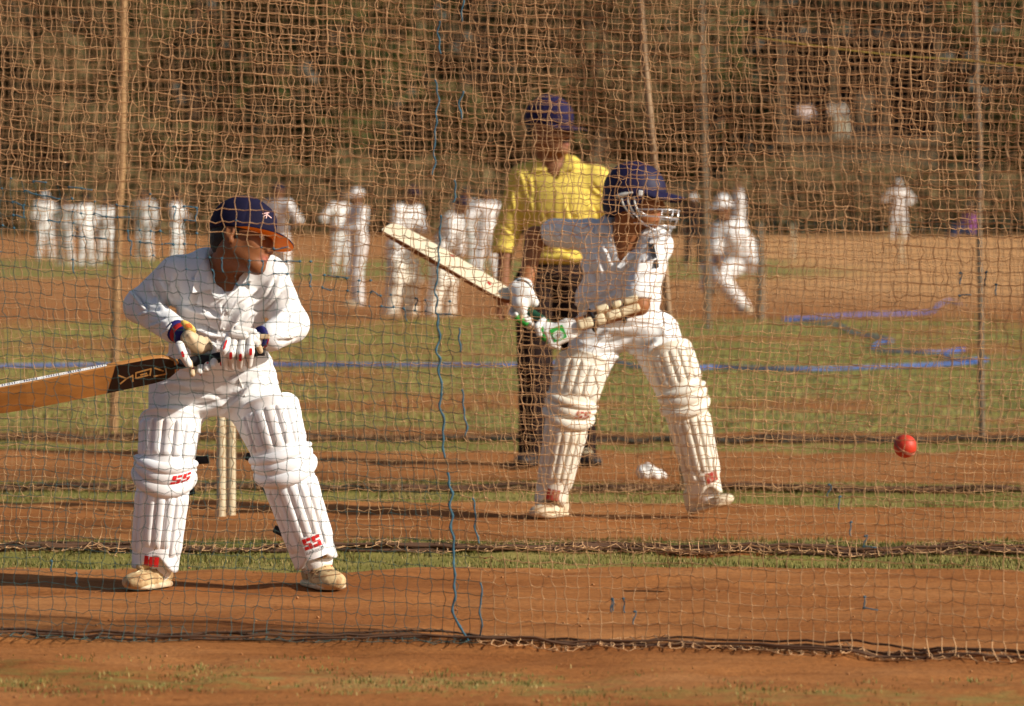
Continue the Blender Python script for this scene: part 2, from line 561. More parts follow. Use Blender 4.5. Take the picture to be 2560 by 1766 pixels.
def skin_colour(V, h, base, lip):
    L = h.local(V)
    c = np.tile(np.array(base, float), (len(V), 1))
    g = fbm(V * 25, 5, 3)
    c *= (.88 + .24 * g)[:, None]
    lips = np.exp(-((L[:, 2] + .0575) / .0095) ** 2 - (L[:, 0] / .021) ** 2) * (L[:, 1] > .084)
    c = c * (1 - lips[:, None] * .8) + np.array(lip) * lips[:, None] * .8
    brow = ((np.abs(L[:, 2] - .0245 + .004 * np.abs(np.abs(L[:, 0]) - .03) / .03) < .0052) & (np.abs(L[:, 0]) > .010) & (np.abs(L[:, 0]) < .052) & (L[:, 1] > .055)).astype(float)
    c = c * (1 - .85 * brow[:, None])
    c[:, 0] *= 1
    return c
def set_col(o, c):
    a = o.data.color_attributes.new("Col", 'FLOAT_COLOR', 'POINT')
    a.data.foreach_set("color", np.hstack([c, np.ones((len(c), 1))]).astype(np.float32).ravel())
def eyes(h, parent):
    for s in (1, -1):
        V, F = surface([('+', ell(h.p(.031 * s, .0805, .0035), np.array((.0125, .0125, .0115)) * h.k, h.R), 0)], .002 * h.k, .006)
        e = obj("eye", V, F, [M['eyewhite'], M['iris']], parent)
        L = h.local(V) - np.array([.031 * s, .0805, .0035])
        iris = (np.hypot(L[:, 0], L[:, 2]) < .0060) & (L[:, 1] > 0)
        for p in e.data.polygons:
            if sum(iris[i] for i in p.vertices) >= 3: p.material_index = 1
M['eyewhite'] = mat("eye_white", (.62, .56, .50), .25, .03, 30, spec=.5)
M['iris'] = mat("dark_iris", (.012, .008, .006), .2, .03, 30, spec=.6)
def brim(h, y0, y1, hw, z0, droop, arch, th, top, under, parent, name="brim", twist=0.):
    """curved peak: y0..y1 forward, half width hw"""
    nu, nv = 25, 10
    V = []
    for layer in (0, 1):
        for j in range(nv):
            for i in range(nu):
                a = math.radians(-88 + 176 * i / (nu - 1)); t = j / (nv - 1)
                x0, yy0 = hw * math.sin(a), y0 * math.cos(a) ** .9 if math.cos(a) > 0 else 0
                x1 = hw * 1.02 * math.copysign(abs(math.sin(a)) ** .85, math.sin(a)); yy1 = y0 * .35 + (y1 - y0 * .35) * max(0, math.cos(a)) ** .62
                x = x0 + (x1 - x0) * t; y = yy0 + (yy1 - yy0) * t
                z = z0 - droop * ((y - y0 * .5) / (y1 - y0 * .5)) - arch * (x / hw) ** 2 * (.4 + .6 * t) + twist * x * (.15 + .85 * t)
                V.append(h.p(x, y, z - (th if layer else 0)))
    F = []; n = nu * nv
    for j in range(nv - 1):
        for i in range(nu - 1):
            q = (j * nu + i, j * nu + i + 1, (j + 1) * nu + i + 1, (j + 1) * nu + i)
            F.append(q); F.append(tuple(x + n for x in reversed(q)))
    for i in range(nu - 1):
        F.append((i, i + n, i + 1 + n, i + 1)); F.append(((nv - 1) * nu + i, (nv - 1) * nu + i + 1, (nv - 1) * nu + i + 1 + n, (nv - 1) * nu + i + n))
    for j in range(nv - 1):
        F.append((j * nu, (j + 1) * nu, (j + 1) * nu + n, j * nu + n)); F.append((j * nu + nu - 1, j * nu + nu - 1 + n, (j + 1) * nu + nu - 1 + n, (j + 1) * nu + nu - 1))
    o = obj(name, V, F, [top, under], parent)
    for p in o.data.polygons:
        if all(i >= n for i in p.vertices): p.material_index = 1
    return o
def cap_dome(h, m, parent, name="cap", grow=.010, zcut=.022, tilt=.18, tall=1.0):
    E = ell(h.p(0, -.012, .035), np.array((.073 + grow, .093 + grow, (.086 + grow) * tall)) * h.k, h.R)
    n = nrm(-h.u + h.f * -tilt * -1)
    ops = [('+', E, 0), ('+', ell(h.p(0, .05, .055), np.array((.055, .040, .048)) * h.k, h.R), .02), ('&', half(nrm(-h.u * 1 - h.f * tilt), h.p(0, .0, zcut)), 0),
           ('-', ell(h.p(0, -.012, .026), np.array((.072 + grow * .3, .092 + grow * .3, .085)) * h.k, h.R), 0)]
    V, F = surface(ops, .0045 * h.k, .01)
    V = relax(V, F, 2)
    L = h.local(V)
    a = np.arctan2(L[:, 0], L[:, 1] + .012)
    seam = np.exp(-(np.abs(((a / (math.pi / 3) + .5) % 1) - .5) / .035) ** 2)
    N = vnormals(V, F)
    V = V - N * (seam * .0018)[:, None] + N * ((fbm(V * 30, 2, 2) - .5) * .002)[:, None]
    return obj(name, V, F, m, parent)
def shoe(parent, heel, toe, ground, m, msole, width=.045, lift=0., ankle=None, name="shoe", marks=None, tongue_mat=None):
    """heel, toe: world points on the sole line"""
    heel, toe = np.asarray(heel, float), np.asarray(toe, float)
    f = nrm(toe - heel); up = nrm(np.array([0, 0, 1.]) - f * f[2]); s = np.cross(f, up); L = np.linalg.norm(toe - heel)
    q = lambda a, b, c: heel + f * a * L + s * b + up * c
    k = L / .26
    ops = [('+', cone(q(.12, 0, .042 * k), q(.40, 0, .046 * k), .036 * k, .040 * k), 0),
           ('+', ell(q(.70, 0, .035 * k), (.10 * k, width, .036 * k), np.array([f, s, up])), .03),
           ('+', ell(q(.86, .003, .028 * k), (.055 * k, width * .86, .026 * k), np.array([f, s, up])), .02),
           ('+', cone(q(.14, 0, .05 * k), q(.10, 0, .105 * k), .038 * k, .036 * k), .03),
           ('+', cone(q(.30, 0, .07 * k), q(.24, 0, .115 * k), .032 * k, .030 * k), .03),
           ('+', cone(q(.46, 0, .055 * k), q(.20, 0, .118 * k), .036 * k, .036 * k), .03),
           ('&', half(-up, q(0, 0, .006)), 0)]
    V, F = surface(ops, .0045, .01)
    V = relax(V, F, 1)
    N = vnormals(V, F)
    t = ((V - heel) @ f) / L
    hz = (V - heel) @ up
    V = V + N * (.0022 * np.sin(t * 55 + hz * 60) * np.exp(-((t - .62) / .16) ** 2) + .0016 * (fbm(V * 60, 4, 2) - .5))[:, None]
    o = obj(name, V, F, m, parent)
    ops = [('+', rbox(q(.5, 0, .012 * k), (L * .36, width * .98, .012 * k), np.array([f, s, up]), .008), 0),
           ('+', ell(q(.82, 0, .012 * k), (L * .19, width * 1.03, .016 * k), np.array([f, s, up])), .01),
           ('+', ell(q(.16, 0, .012 * k), (L * .15, width * .85, .016 * k), np.array([f, s, up])), .01), ('&', half(-up, q(0, 0, .0)), 0)]
    V, F = surface(ops, .005, .01)
    obj("sole", relax(V, F, 1), F, msole, o)
    for i, a in enumerate((.36, .45, .54)):
        pts = [q(a + .05 * (1 - abs(b)), b * width * .55, 0) for b in np.linspace(-1, 1, 9)]
        tr = bvh(o)
        pp = []
        for p in pts:
            hit = tr.ray_cast(Vector(p + up * .3), Vector(-up))
            if hit[0] is not None: pp.append(np.array(hit[0]) + up * .0015)
        if len(pp) > 3:
            V, F = tube(pp, .0032, 5); obj("lace", V, F, M['lace'], o)
    return o
def proj(V):
    V = np.asarray(V, float) - CAM
    dep = V[:, 1] * _cp - V[:, 2] * _sp
    up = V[:, 1] * _sp + V[:, 2] * _cp
    return np.stack([W / 2 + V[:, 0] / dep * FPX, H / 2 - up / dep * FPX], 1)
def creases(V, F, lines, scale=1., fine=.0012, seed=3, both=True):
    """cloth creases: each (x0,y0, x1,y1, width_px, depth_m) is a soft valley with a ridge beside it on the side of the cloth one sees"""
    N = vnormals(V, F)
    q = proj(V)
    view = nrm(CAM - V.mean(0))
    facing = np.clip((N @ view) * 3 + .2, 0, 1)
    d = (fbm(V * 26, seed, 3) - .5) * 2 * fine
    for i, (x0, y0, x1, y1, w, a) in enumerate(lines):
        p0, p1_ = np.array([x0, y0], float), np.array([x1, y1], float)
        ax = p1_ - p0; L = np.linalg.norm(ax) + 1e-9; ax /= L
        r = q - p0
        t = (r @ ax) / L
        s = r @ np.array([-ax[1], ax[0]])
        s = s + w * 1.0 * np.sin(t * 2.6 + i * 1.7) + (fbm(np.stack([q[:, 0] * .025, q[:, 1] * .025, np.full(len(q), i * 3.)], 1), seed + i, 2) - .5) * w * 2.0
        tw = np.clip(np.sin(np.clip(t, 0, 1) * math.pi), 0, 1) ** .7
        d += facing * tw * a * scale * (.75 * np.exp(-((s - w * .9) / w) ** 2) - 1.0 * np.exp(-((s + w * .35) / (w * .62)) ** 2))
    return V + N * d[:, None]
def leg_pad(parent, pts, fwd, w, m, name="leg_pad", depth=None, notch=.035, straps=True, zcanes=(.17, .80), thigh=(1.14, 1.78), roll=.022, ncane=7, top_drop=.45, sag=.035):
    """batting pad: pts = bottom, knee, top of the leg axis (world); fwd = facing; w = half widths at those three"""
    pts = np.array(pts, float)
    w = np.array(w, float)
    if depth is None: depth = w * .95
    depth = np.array(depth, float)
    def axis(z):
        z = np.asarray(z, float)
        # piecewise linear, rounded at the knee
        a = pts[0] + (pts[1] - pts[0]) * np.clip(z, -1, 1)[..., None]
        b = (pts[2] - pts[1]) * np.clip(z - 1, 0, 2)[..., None]
        return a + b
    def at(th, z, off):
        th, z = np.broadcast_arrays(np.asarray(th, float), np.asarray(z, float))
        off = np.broadcast_to(off, th.shape)
        tan = np.where((z < 1)[..., None], pts[1] - pts[0], pts[2] - pts[1])
        sm = np.clip((z - .85) / .3, 0, 1)[..., None]
        tan = (pts[1] - pts[0]) * (1 - sm) + (pts[2] - pts[1]) * sm
        tan = tan / np.linalg.norm(tan, axis=-1, keepdims=True)
        f = np.asarray(fwd, float) - tan * (tan @ np.asarray(fwd, float))[..., None]
        f = f / np.linalg.norm(f, axis=-1, keepdims=True)
        s = np.cross(tan, f)
        rx = np.interp(z, [0, .5, 1, 2], [w[0], (w[0] * .6 + w[1] * .4), w[1], w[2]])
        ry = np.interp(z, [0, 1, 2], depth)
        return axis(z) + s * (np.sin(th) * (rx + off))[..., None] + f * (np.cos(th) * (ry + off))[..., None]
    d = math.radians
    L1 = np.linalg.norm(pts[1] - pts[0]); L2 = np.linalg.norm(pts[2] - pts[1])
    nt, nz = 41, 60
    TH = np.linspace(d(-112), d(112), nt)
    V = []
    for off in (0, -.014):
        for j in range(nz):
            t = j / (nz - 1)
            a = np.abs(TH) / d(112)
            zb = (notch / L1) * np.exp(-(TH / d(36)) ** 2) + .05 * np.clip((a - .72) / .28, 0, 1) ** 2 - .01
            zt = 2 - top_drop * a ** 3.0 - .55 * np.clip((a - .8) / .2, 0, 1) ** 2
            z = zb + (zt - zb) * t
            e = off + .006 * math.exp(-((1 - t) / .02) ** 2) + (fbm(np.stack([TH * 3, z * 9, 0 * z + off], 1), 9, 2) - .5) * .004
            V.append(at(TH, z, e))
    V = np.array(V).reshape(-1, 3)
    n = nt * nz; F = []
    for j in range(nz - 1):
        for i in range(nt - 1):
            q = (j * nt + i, j * nt + i + 1, (j + 1) * nt + i + 1, (j + 1) * nt + i)
            F.append(q); F.append(tuple(x + n for x in reversed(q)))
    for i in range(nt - 1):
        F.append((i, i + n, i + 1 + n, i + 1)); b = (nz - 1) * nt
        F.append((b + i, b + i + 1, b + i + 1 + n, b + i + n))
    for j in range(nz - 1):
        F.append((j * nt, (j + 1) * nt, (j + 1) * nt + n, j * nt + n)); b = nt - 1
        F.append((j * nt + b, j * nt + b + n, (j + 1) * nt + b + n, (j + 1) * nt + b))
    pad_o = obj(name, V, F, m, parent)
    # canes
    def strip(nm, th0, hw, z0, z1, bul, vary=0):
        nu, nv = 9, 14
        V = []
        for j in range(nv):
            t = j / (nv - 1)
            endr = min(1, (1 - abs(2 * t - 1)) * nv * .42) ** .5
            for i in range(nu):
                u = -1 + 2 * i / (nu - 1)
                V.append(at(th0 + hw * u, z0 + (z1 - z0) * t, -.003 + bul * endr * max(0, 1 - abs(u) ** 2.6) ** .5 + vary * math.sin(t * 21 + th0 * 9)))
        F = [(j * nu + i, j * nu + i + 1, (j + 1) * nu + i + 1, (j + 1) * nu + i) for j in range(nv - 1) for i in range(nu - 1)]
        return obj(nm, V, F, m, pad_o)
    stepa = d(150) / ncane
    for i in range(ncane):
        a = -d(75) + stepa * (i + .5)
        mid = abs(a) < d(40)
        strip("cane", a, stepa * .475, zcanes[0] + (.07 if mid else -.02), zcanes[1], .0125, .0006)
        if thigh: strip("cane", a, stepa * .475, thigh[0], thigh[1] + .06 * math.cos(a), .012, .0006)
    # knee rolls
    for k, (z, rr, o) in enumerate(((.865, roll * .95, .004), (.965, roll * .85, .0), (1.06, roll * .95, .0))):
        nu, nv = 33, 11
        V = []
        for i in range(nu):
            th = d(-104) + d(208) * i / (nu - 1)
            e = min(1, (1 - abs(2 * i / (nu - 1) - 1)) * 7) ** .5
            zc = z + (sag / L1) * (1 - math.cos(th)) * .9 - (sag * .35) / L1
            for j in range(nv):
                ph = math.pi * j / (nv - 1)
                V.append(at(th, zc + math.cos(ph) * rr * 1.1 / L1, -.004 + o * e + math.sin(ph) * rr * .95 * e))
        F = [(i * nv + j, i * nv + j + 1, (i + 1) * nv + j + 1, (i + 1) * nv + j) for i in range(nu - 1) for j in range(nv - 1)]
        obj("knee_roll", V, F, m, pad_o)
    if straps:
        for z in (.22, .62, .98):
            V = []
            for i in range(15):
                th = d(104) + d(152) * i / 14
                for zz, off in ((z - .03, -.004), (z + .03, -.004), (z + .03, -.012), (z - .03, -.012)):
                    V.append(at(th, zz, off - .012))
            F = [(i * 4 + j, i * 4 + (j + 1) % 4, (i + 1) * 4 + (j + 1) % 4, (i + 1) * 4 + j) for i in range(14) for j in range(4)]
            obj("strap", V, F, M['black'], pad_o)
    return pad_o, at, (.965, roll * .85, L1, sag)
def pad_letters(pad_o, at, th0, z0, hw, hz, m, name="logo", shear=.12, kind="SS", off=.006, back=None, roll=None, low=-.18):
    """block lettering printed on the pad, in pad coordinates"""
    S = [((0, .82), (1, .82), (1, 1), (0, 1)), ((0, .55), (.28, .55), (.28, .82), (0, .82)), ((0, .42), (1, .42), (1, .58), (0, .58)), ((.72, .18), (1, .18), (1, .42), (.72, .42)), ((0, 0), (1, 0), (1, .18), (0, .18))]
    S = [((0, .56), (.42, .56), (.42, 1), (0, 1)), ((.50, .72), (1, .72), (1, 1), (.50, 1)), ((.06, .44), (.94, .44), (.94, .54), (.06, .54)), ((0, 0), (.50, 0), (.50, .28), (0, .28)), ((.58, 0), (1, 0), (1, .42), (.58, .42))]
    V, F = [], []
    def emit(quads, o):
        for q in quads:
            s = len(V)
            n_ = 3
            for jy in range(n_ + 1):
                for jx in range(n_ + 1):
                    u, v = jx / n_, jy / n_
                    x = (q[0][0] * (1 - u) + q[1][0] * u) * (1 - v) + (q[3][0] * (1 - u) + q[2][0] * u) * v
                    y = (q[0][1] * (1 - u) + q[1][1] * u) * (1 - v) + (q[3][1] * (1 - u) + q[2][1] * u) * v
                    th = th0 + hw * (2 * (x + shear * y) - 1)
                    if roll:
                        rz, rr, L1, sag = roll
                        dz = hz * (2 * y - 1)
                        zc = rz + (sag / L1) * (1 - math.cos(th)) * .9 - (sag * .35) / L1
                        V.append(at(th, zc + dz, -.004 + .95 * math.sqrt(max(rr * rr - (dz * L1 / 1.1) ** 2, 0)) + .0012 + o - off))
                    else:
                        V.append(at(th, z0 + hz * (2 * y - 1), o))
            for jy in range(n_):
                for jx in range(n_):
                    b0 = s + jy * (n_ + 1) + jx
                    F.append((b0, b0 + 1, b0 + n_ + 2, b0 + n_ + 1))
    if back is not None:
        k = 6
        emit([[(-.1 + 1.2 * i / k, low), (-.1 + 1.2 * (i + 1) / k, low), (-.1 + 1.2 * (i + 1) / k, 1.15), (-.1 + 1.2 * i / k, 1.15)] for i in range(k)], off - .0015)
        obj("logo_patch", V, F, back, pad_o, smooth=False)
        V, F = [], []
    if kind == "SS":
        for x0 in (0, .52):
            emit([[(x0 + .46 * x, y) for x, y in q] for q in S], off)
    elif kind == "bars":
        for x0 in (0, .35, .70):
            emit([[(x0, 0), (x0 + .30, 0), (x0 + .30, 1), (x0, 1)]], off)
    return obj(name, V, F, m, pad_o, smooth=False)
def pad_text(pad_o, at, text, th0, z0, hw, hz, m, off=.006, shear=.0):
    cu = bpy.data.curves.new("txt", 'FONT'); cu.body = text
    to = bpy.data.objects.new("txt", cu); col.objects.link(to)
    dg = bpy.context.evaluated_depsgraph_get(); dg.update()
    me = to.evaluated_get(dg).to_mesh()
    v = np.array([x.co[:] for x in me.vertices]); f = [tuple(p.vertices) for p in me.polygons]
    to.evaluated_get(dg).to_mesh_clear()
    bpy.data.objects.remove(to); bpy.data.curves.remove(cu)
    lo, hi = v.min(0), v.max(0)
    x = (v[:, 0] - lo[0]) / (hi[0] - lo[0]); y = (v[:, 1] - lo[1]) / (hi[1] - lo[1])
    V = at(th0 + hw * (2 * x - 1), z0 + hz * (2 * y - 1) + shear * (x - .5), off)
    return obj("lettering", V, f, m, pad_o, smooth=False)
def bat_mesh(name, label, toe, shoulder, end, normal, width, thick, m_face, m_edge, m_grip, label_cat="bat", spine=.4, r_handle=.0165):
    toe, sh, end = (np.asarray(x, float) for x in (toe, shoulder, end))
    a = nrm(toe - sh); nn = nrm(np.asarray(normal, float) - a * (np.asarray(normal, float) @ a)); s = np.cross(nn, a)
    L = np.linalg.norm(toe - sh)
    root = empty(name, (toe + sh) / 2, label, label_cat)
    rings = []
    for t, wd, tk in ((-.02, .30, .8), (.0, .42, .85), (.03, .72, .8), (.07, .90, .75), (.12, .97, .72), (.3, 1, .8), (.6, 1, 1.), (.8, 1, 1.), (.93, .99, .75), (.98, .90, .6), (1.0, .72, .5)):
        c = sh + a * L * t; hw = width / 2 * wd
        e = thick * .5 * tk
        rings.append([c + s * hw * .96 + nn * e * .92, c + s * hw * .5 + nn * e * 1.06, c + nn * e * 1.1, c - s * hw * .5 + nn * e * 1.06, c - s * hw * .96 + nn * e * .92, c - s * hw + nn * e * .7,
                      c - s * hw - nn * e * .2, c - s * hw * .92 - nn * e * .45, c - nn * thick * tk * (spine + .6), c + s * hw * .92 - nn * e * .45, c + s * hw - nn * e * .2, c + s * hw + nn * e * .7])
    n = len(rings[0])
    V = [p for r in rings for p in r]
    F = [(i * n + k, i * n + (k + 1) % n, (i + 1) * n + (k + 1) % n, (i + 1) * n + k) for i in range(len(rings) - 1) for k in range(n)]
    F = [tuple(reversed(q)) for q in F]
    F.append(tuple(range(n))); F.append(tuple((len(rings) - 1) * n + k for k in reversed(range(n))))
    bl = obj("blade", V, F, [m_face, m_edge], root, smooth=False)
    for i, p in enumerate(bl.data.polygons):
        if i < (len(rings) - 1) * n and (i % n) in (4, 5, 6, 7, 8, 9, 10, 11): p.material_index = 1
        if i >= (len(rings) - 1) * n: p.material_index = 1
    V, F = tube(smooth_path([sh + a * L * .03, sh * .6 + end * .4, end], 20), [r_handle * (1 + .05 * math.sin(i * 2.4)) for i in range(19)] + [r_handle * 1.12], 14)
    obj("grip", V, F, m_grip, root)
    return root, bl
# ------------------------------------------------------------------ ground
NETS = [11.7, 14.65, 17.8, 21.4]
def net_depth(i, x):
    x = np.asarray(x, float)
    if i == 0: return 11.62 - .20 * x - .05 * x * x
    if i == 1: return 14.65 - .02 * x
    if i == 2: return 17.8 - .05 * x
    return 21.4 - .04 * x
def grass_mask(x, y):
    """how much turf grows at a spot (0 bare red earth .. 1 turf)"""
    q = np.stack([x * .9, y * 1.6, 0 * x], 1)
    n1 = fbm(q * 1.6, 21, 3) - .5
    n2 = fbm(np.stack([x * .12, y * .16, 0 * x + 3], 1), 31, 3) - .5
    g = np.zeros(len(x))
    def band(c, hw, soft=.12):
        return np.clip((hw + n1 * .55 - np.abs(y - c)) / soft, 0, 1)
    g = np.maximum(g, band(net_depth(0, x) - .95 + n1 * .5, .60, .6) * .46)
    for i, lo, hi in ((1, .50, .42), (2, .55, .40), (3, .65, .5)):
        c = net_depth(i, x)
        g = np.maximum(g, band(c - lo * .5 + .0, .34) * .9)
        g = np.maximum(g, band(c + hi * 1.0, .28) * .85)
    field = np.clip((y - 22.2 + n1 * 1.2) / .8, 0, 1)
    far_l = np.clip((46 + n2 * 9 - y) / 3, 0, 1) + np.clip((y - 64 + n2 * 12) / 5, 0, 1) * np.clip((94 + n2 * 20 - y) / 6, 0, 1)
    far_r = np.clip((50 + n2 * 8 - y) / 4, 0, 1) + .6 * np.clip((y - 135 + n2 * 20) / 15, 0, 1)
    m = np.clip((x - 2 - y * .02) / 4 + n2, 0, 1)
    g = np.maximum(g, field * (far_l * (1 - m) + far_r * m))
    worn = np.clip((fbm(np.stack([x * .5, y * .35, 0 * x + 2], 1), 41, 3) - .56) * 5, 0, .75) * (y > 22)
    return np.clip(g - worn, 0, 1)
def axis_pts(segs):
    out = []
    for a, b, s in segs: out.append(np.arange(a, b, s))
    return np.concatenate(out)
gx = axis_pts([(-900, -100, 80), (-100, -20, 8), (-20, -4, .8), (-4, 4, .08), (4, 20, .8), (20, 100, 8), (100, 981, 80)])
gy = axis_pts([(-60, 8, 4), (8, 10.4, .2), (10.4, 23, .055), (23, 60, .5), (60, 200, 4), (200, 1400, 100)])
X, Y = np.meshgrid(gx, gy, indexing='ij')
x, y = X.ravel(), Y.ravel()
near = np.exp(-((x / 9) ** 4)) * (y > 8) * (y < 24)
z = near * ((fbm(np.stack([x * 1.3, y * 1.3, 0 * x], 1), 3, 3) - .5) * .02 + (fbm(np.stack([x * 7, y * 7, 0 * x], 1), 5, 2) - .5) * .016 - .010 * np.clip((fbm(np.stack([x * 5, y * 6, 0 * x + 7], 1), 15, 2) - .62) * 8, 0, 1))
for i in range(4):
    z += near * .012 * np.exp(-((y - net_depth(i, x) - .05) / .22) ** 2)
GZ = z.copy()
nxg, nyg = len(gx), len(gy)
idx = np.arange(nxg * nyg).reshape(nxg, nyg)
F = np.stack([idx[:-1, :-1].ravel(), idx[1:, :-1].ravel(), idx[1:, 1:].ravel(), idx[:-1, 1:].ravel()], 1)
def ground_mat():
    m, nt, b = new_mat("red_earth_and_turf")
    N, L = nt.nodes, nt.links
    tc = N.new("ShaderNodeTexCoord")
    at = N.new("ShaderNodeAttribute"); at.attribute_name = "grass"
    def nz(scale, detail, sx=1, sy=1):
        mp = N.new("ShaderNodeMapping"); mp.inputs['Scale'].default_value = (sx, sy, 1)
        L.new(tc.outputs['Object'], mp.inputs[0])
        n = N.new("ShaderNodeTexNoise"); n.inputs['Scale'].default_value = scale; n.inputs['Detail'].default_value = detail
        n.inputs['Roughness'].default_value = .65
        L.new(mp.outputs[0], n.inputs['Vector']); return n.outputs[0]
    def ramp(src, cols):
        r = N.new("ShaderNodeValToRGB")
        while len(r.color_ramp.elements) < len(cols): r.color_ramp.elements.new(.5)
        for e, (p, c) in zip(r.color_ramp.elements, cols): e.position = p; e.color = tuple(c) + (1,)
        L.new(src, r.inputs[0]); return r.outputs[0]
    earth = ramp(nz(.9, 8, 1, 1.6), [(.28, (.240, .083, .022)), (.50, (.350, .136, .040)), (.74, (.440, .200, .072))])
    grit = ramp(nz(55, 6), [(.32, (.62, .60, .58)), (.5, (1, 1, 1)), (.68, (1.16, 1.12, 1.05))])
    mx = N.new("ShaderNodeMixRGB"); mx.blend_type = 'MULTIPLY'; mx.inputs[0].default_value = .8
    L.new(earth, mx.inputs[1]); L.new(grit, mx.inputs[2])
    streak = ramp(nz(3.2, 7, .35, 2.2), [(.30, (.62, .56, .52)), (.50, (1, 1, 1)), (.72, (1.12, 1.12, 1.12))])
    scuff = ramp(nz(11, 5, .8, 1.5), [(.30, (.60, .54, .50)), (.40, (1, 1, 1)), (.66, (1, 1, 1)), (.74, (1.18, 1.15, 1.1))])
    for extra in (streak, scuff):
        m2 = N.new("ShaderNodeMixRGB"); m2.blend_type = 'MULTIPLY'; m2.inputs[0].default_value = .85
        L.new(mx.outputs[0], m2.inputs[1]); L.new(extra, m2.inputs[2]); mx = m2
    ad = N.new("ShaderNodeAttribute"); ad.attribute_name = "dry"
    md = N.new("ShaderNodeMixRGB"); md.inputs[2].default_value = (.56, .29, .115, 1)
    L.new(ad.outputs['Fac'], md.inputs[0]); L.new(mx.outputs[0], md.inputs[1]); mx = md
    pale = ramp(nz(170, 3), [(.735, (0, 0, 0)), (.76, (1, 1, 1))])
    mp2 = N.new("ShaderNodeMixRGB"); mp2.inputs[2].default_value = (.5, .30, .14, 1)
    L.new(pale, mp2.inputs[0]); L.new(mx.outputs[0], mp2.inputs[1])
    turf = ramp(nz(2.2, 8, .6, 1.2), [(.28, (.150, .138, .030)), (.5, (.250, .220, .058)), (.72, (.390, .290, .105))])
    blades = ramp(nz(120, 4), [(.3, (.55, .55, .55)), (.55, (1, 1, 1)), (.75, (1.3, 1.3, 1.2))])
    mt = N.new("ShaderNodeMixRGB"); mt.blend_type = 'MULTIPLY'; mt.inputs[0].default_value = .8
    L.new(turf, mt.inputs[1]); L.new(blades, mt.inputs[2])
    edge = N.new("ShaderNodeMath"); edge.operation = 'ADD'
    e2 = N.new("ShaderNodeMapRange"); e2.inputs[3].default_value = -.55; e2.inputs[4].default_value = .55
    L.new(nz(9, 7), e2.inputs[0]); L.new(at.outputs['Fac'], edge.inputs[0]); L.new(e2.outputs[0], edge.inputs[1])
    es = N.new("ShaderNodeMapRange"); es.inputs[1].default_value = .32; es.inputs[2].default_value = .68
    L.new(edge.outputs[0], es.inputs[0])
    fin = N.new("ShaderNodeMixRGB")
    L.new(es.outputs[0], fin.inputs[0]); L.new(mp2.outputs[0], fin.inputs[1]); L.new(mt.outputs[0], fin.inputs[2])
    L.new(fin.outputs[0], b.inputs['Base Color'])
    b.inputs['Roughness'].default_value = .95; b.inputs['Specular IOR Level'].default_value = .1
    bp = N.new("ShaderNodeBump"); bp.inputs['Strength'].default_value = .55; bp.inputs['Distance'].default_value = .012
    L.new(nz(45, 6), bp.inputs['Height']); L.new(bp.outputs[0], b.inputs['Normal'])
    return m
gm = grass_mask(x, y)
go = obj("ground", np.stack([x, y, z], 1), F, ground_mat())
tag(go, "red earth practice ground with strips of turf between the pitches", "ground", kind="structure")
a = go.data.attributes.new("grass", 'FLOAT', 'POINT'); a.data.foreach_set("value", gm.astype(np.float32))
dry = np.clip((y - 44) / 14, 0, 1) * (.25 + .75 * np.clip((x - 1 - y * .015) / 3, 0, 1)) * np.clip((165 - y) / 30, 0, 1)
a = go.data.attributes.new("dry", 'FLOAT', 'POINT'); a.data.foreach_set("value", dry.astype(np.float32))
ZG = GZ.reshape(nxg, nyg)
def ground_z(px_, py_):
    i = np.clip(np.searchsorted(gx, px_) - 1, 0, nxg - 2); j = np.clip(np.searchsorted(gy, py_) - 1, 0, nyg - 2)
    return ZG[i, j]
# turf blades
def blades(name, label, xs, ys, hts, m, spread=.5, w=.0028, fine=True):
    n = len(xs)
    zz = ground_z(xs, ys)
    an = rng.uniform(0, 2 * math.pi, n); ln = rng.uniform(.15, spread, n)
    dx, dy = np.cos(an), np.sin(an)
    V = np.zeros((n, 5, 3)); wd = w * rng.uniform(.7, 1.4, n)
    for k, (t, ww) in enumerate(((0, 1), (0, -1), (.55, -.8), (.55, .8), (1, 0))):
        V[:, k, 0] = xs + dx * ln * hts * t * t - dy * ww * wd
        V[:, k, 1] = ys + dy * ln * hts * t * t + dx * ww * wd
        V[:, k, 2] = zz - .003 + hts * t * (1 - .25 * ln * t)
    b = np.arange(n)[:, None] * 5
    me = np.concatenate([b + np.array([[0, 1, 2]]), b + np.array([[0, 2, 3]]), b + np.array([[3, 2, 4]])]) if fine else b + np.array([[0, 1, 4]])
    o = obj(name, V.reshape(-1, 3), me, m)
    return tag(o, label, "grass", kind="stuff")
def blade_mat(name, c1, c2, c3):
    m, nt, b = new_mat(name)
    N, L = nt.nodes, nt.links
    g = N.new("ShaderNodeNewGeometry"); r = N.new("ShaderNodeValToRGB")
    r.color_ramp.elements.new(.5)
    for e, (p, c) in zip(r.color_ramp.elements, ((0, c1), (.55, c2), (1, c3))): e.position = p; e.color = c + (1,)
    L.new(g.outputs['Random Per Island'], r.inputs[0]); L.new(r.outputs[0], b.inputs['Base Color'])
    b.inputs['Roughness'].default_value = .7; b.inputs['Specular IOR Level'].default_value = .2
    return m
bm_near = blade_mat("turf_blades", (.080, .095, .018), (.165, .155, .036), (.36, .26, .10))
bm_field = blade_mat("field_blades", (.175, .180, .038), (.280, .265, .068), (.42, .33, .12))
def scatter(n, x0, x1, y0, y1, thr=.3, clump=5.):
    xs = rng.uniform(x0, x1, n); ys = rng.uniform(y0, y1, n)
    g = grass_mask(xs, ys)
    c = fbm(np.stack([xs * clump, ys * clump, 0 * xs], 1), 77, 3)
    k = rng.uniform(0, 1, n) < g * np.clip((c - thr) * 3.2, 0, 1)
    return xs[k], ys[k]
xs, ys = scatter(70000, -2.2, 2.2, 9.6, 11.4, .36, 5.)
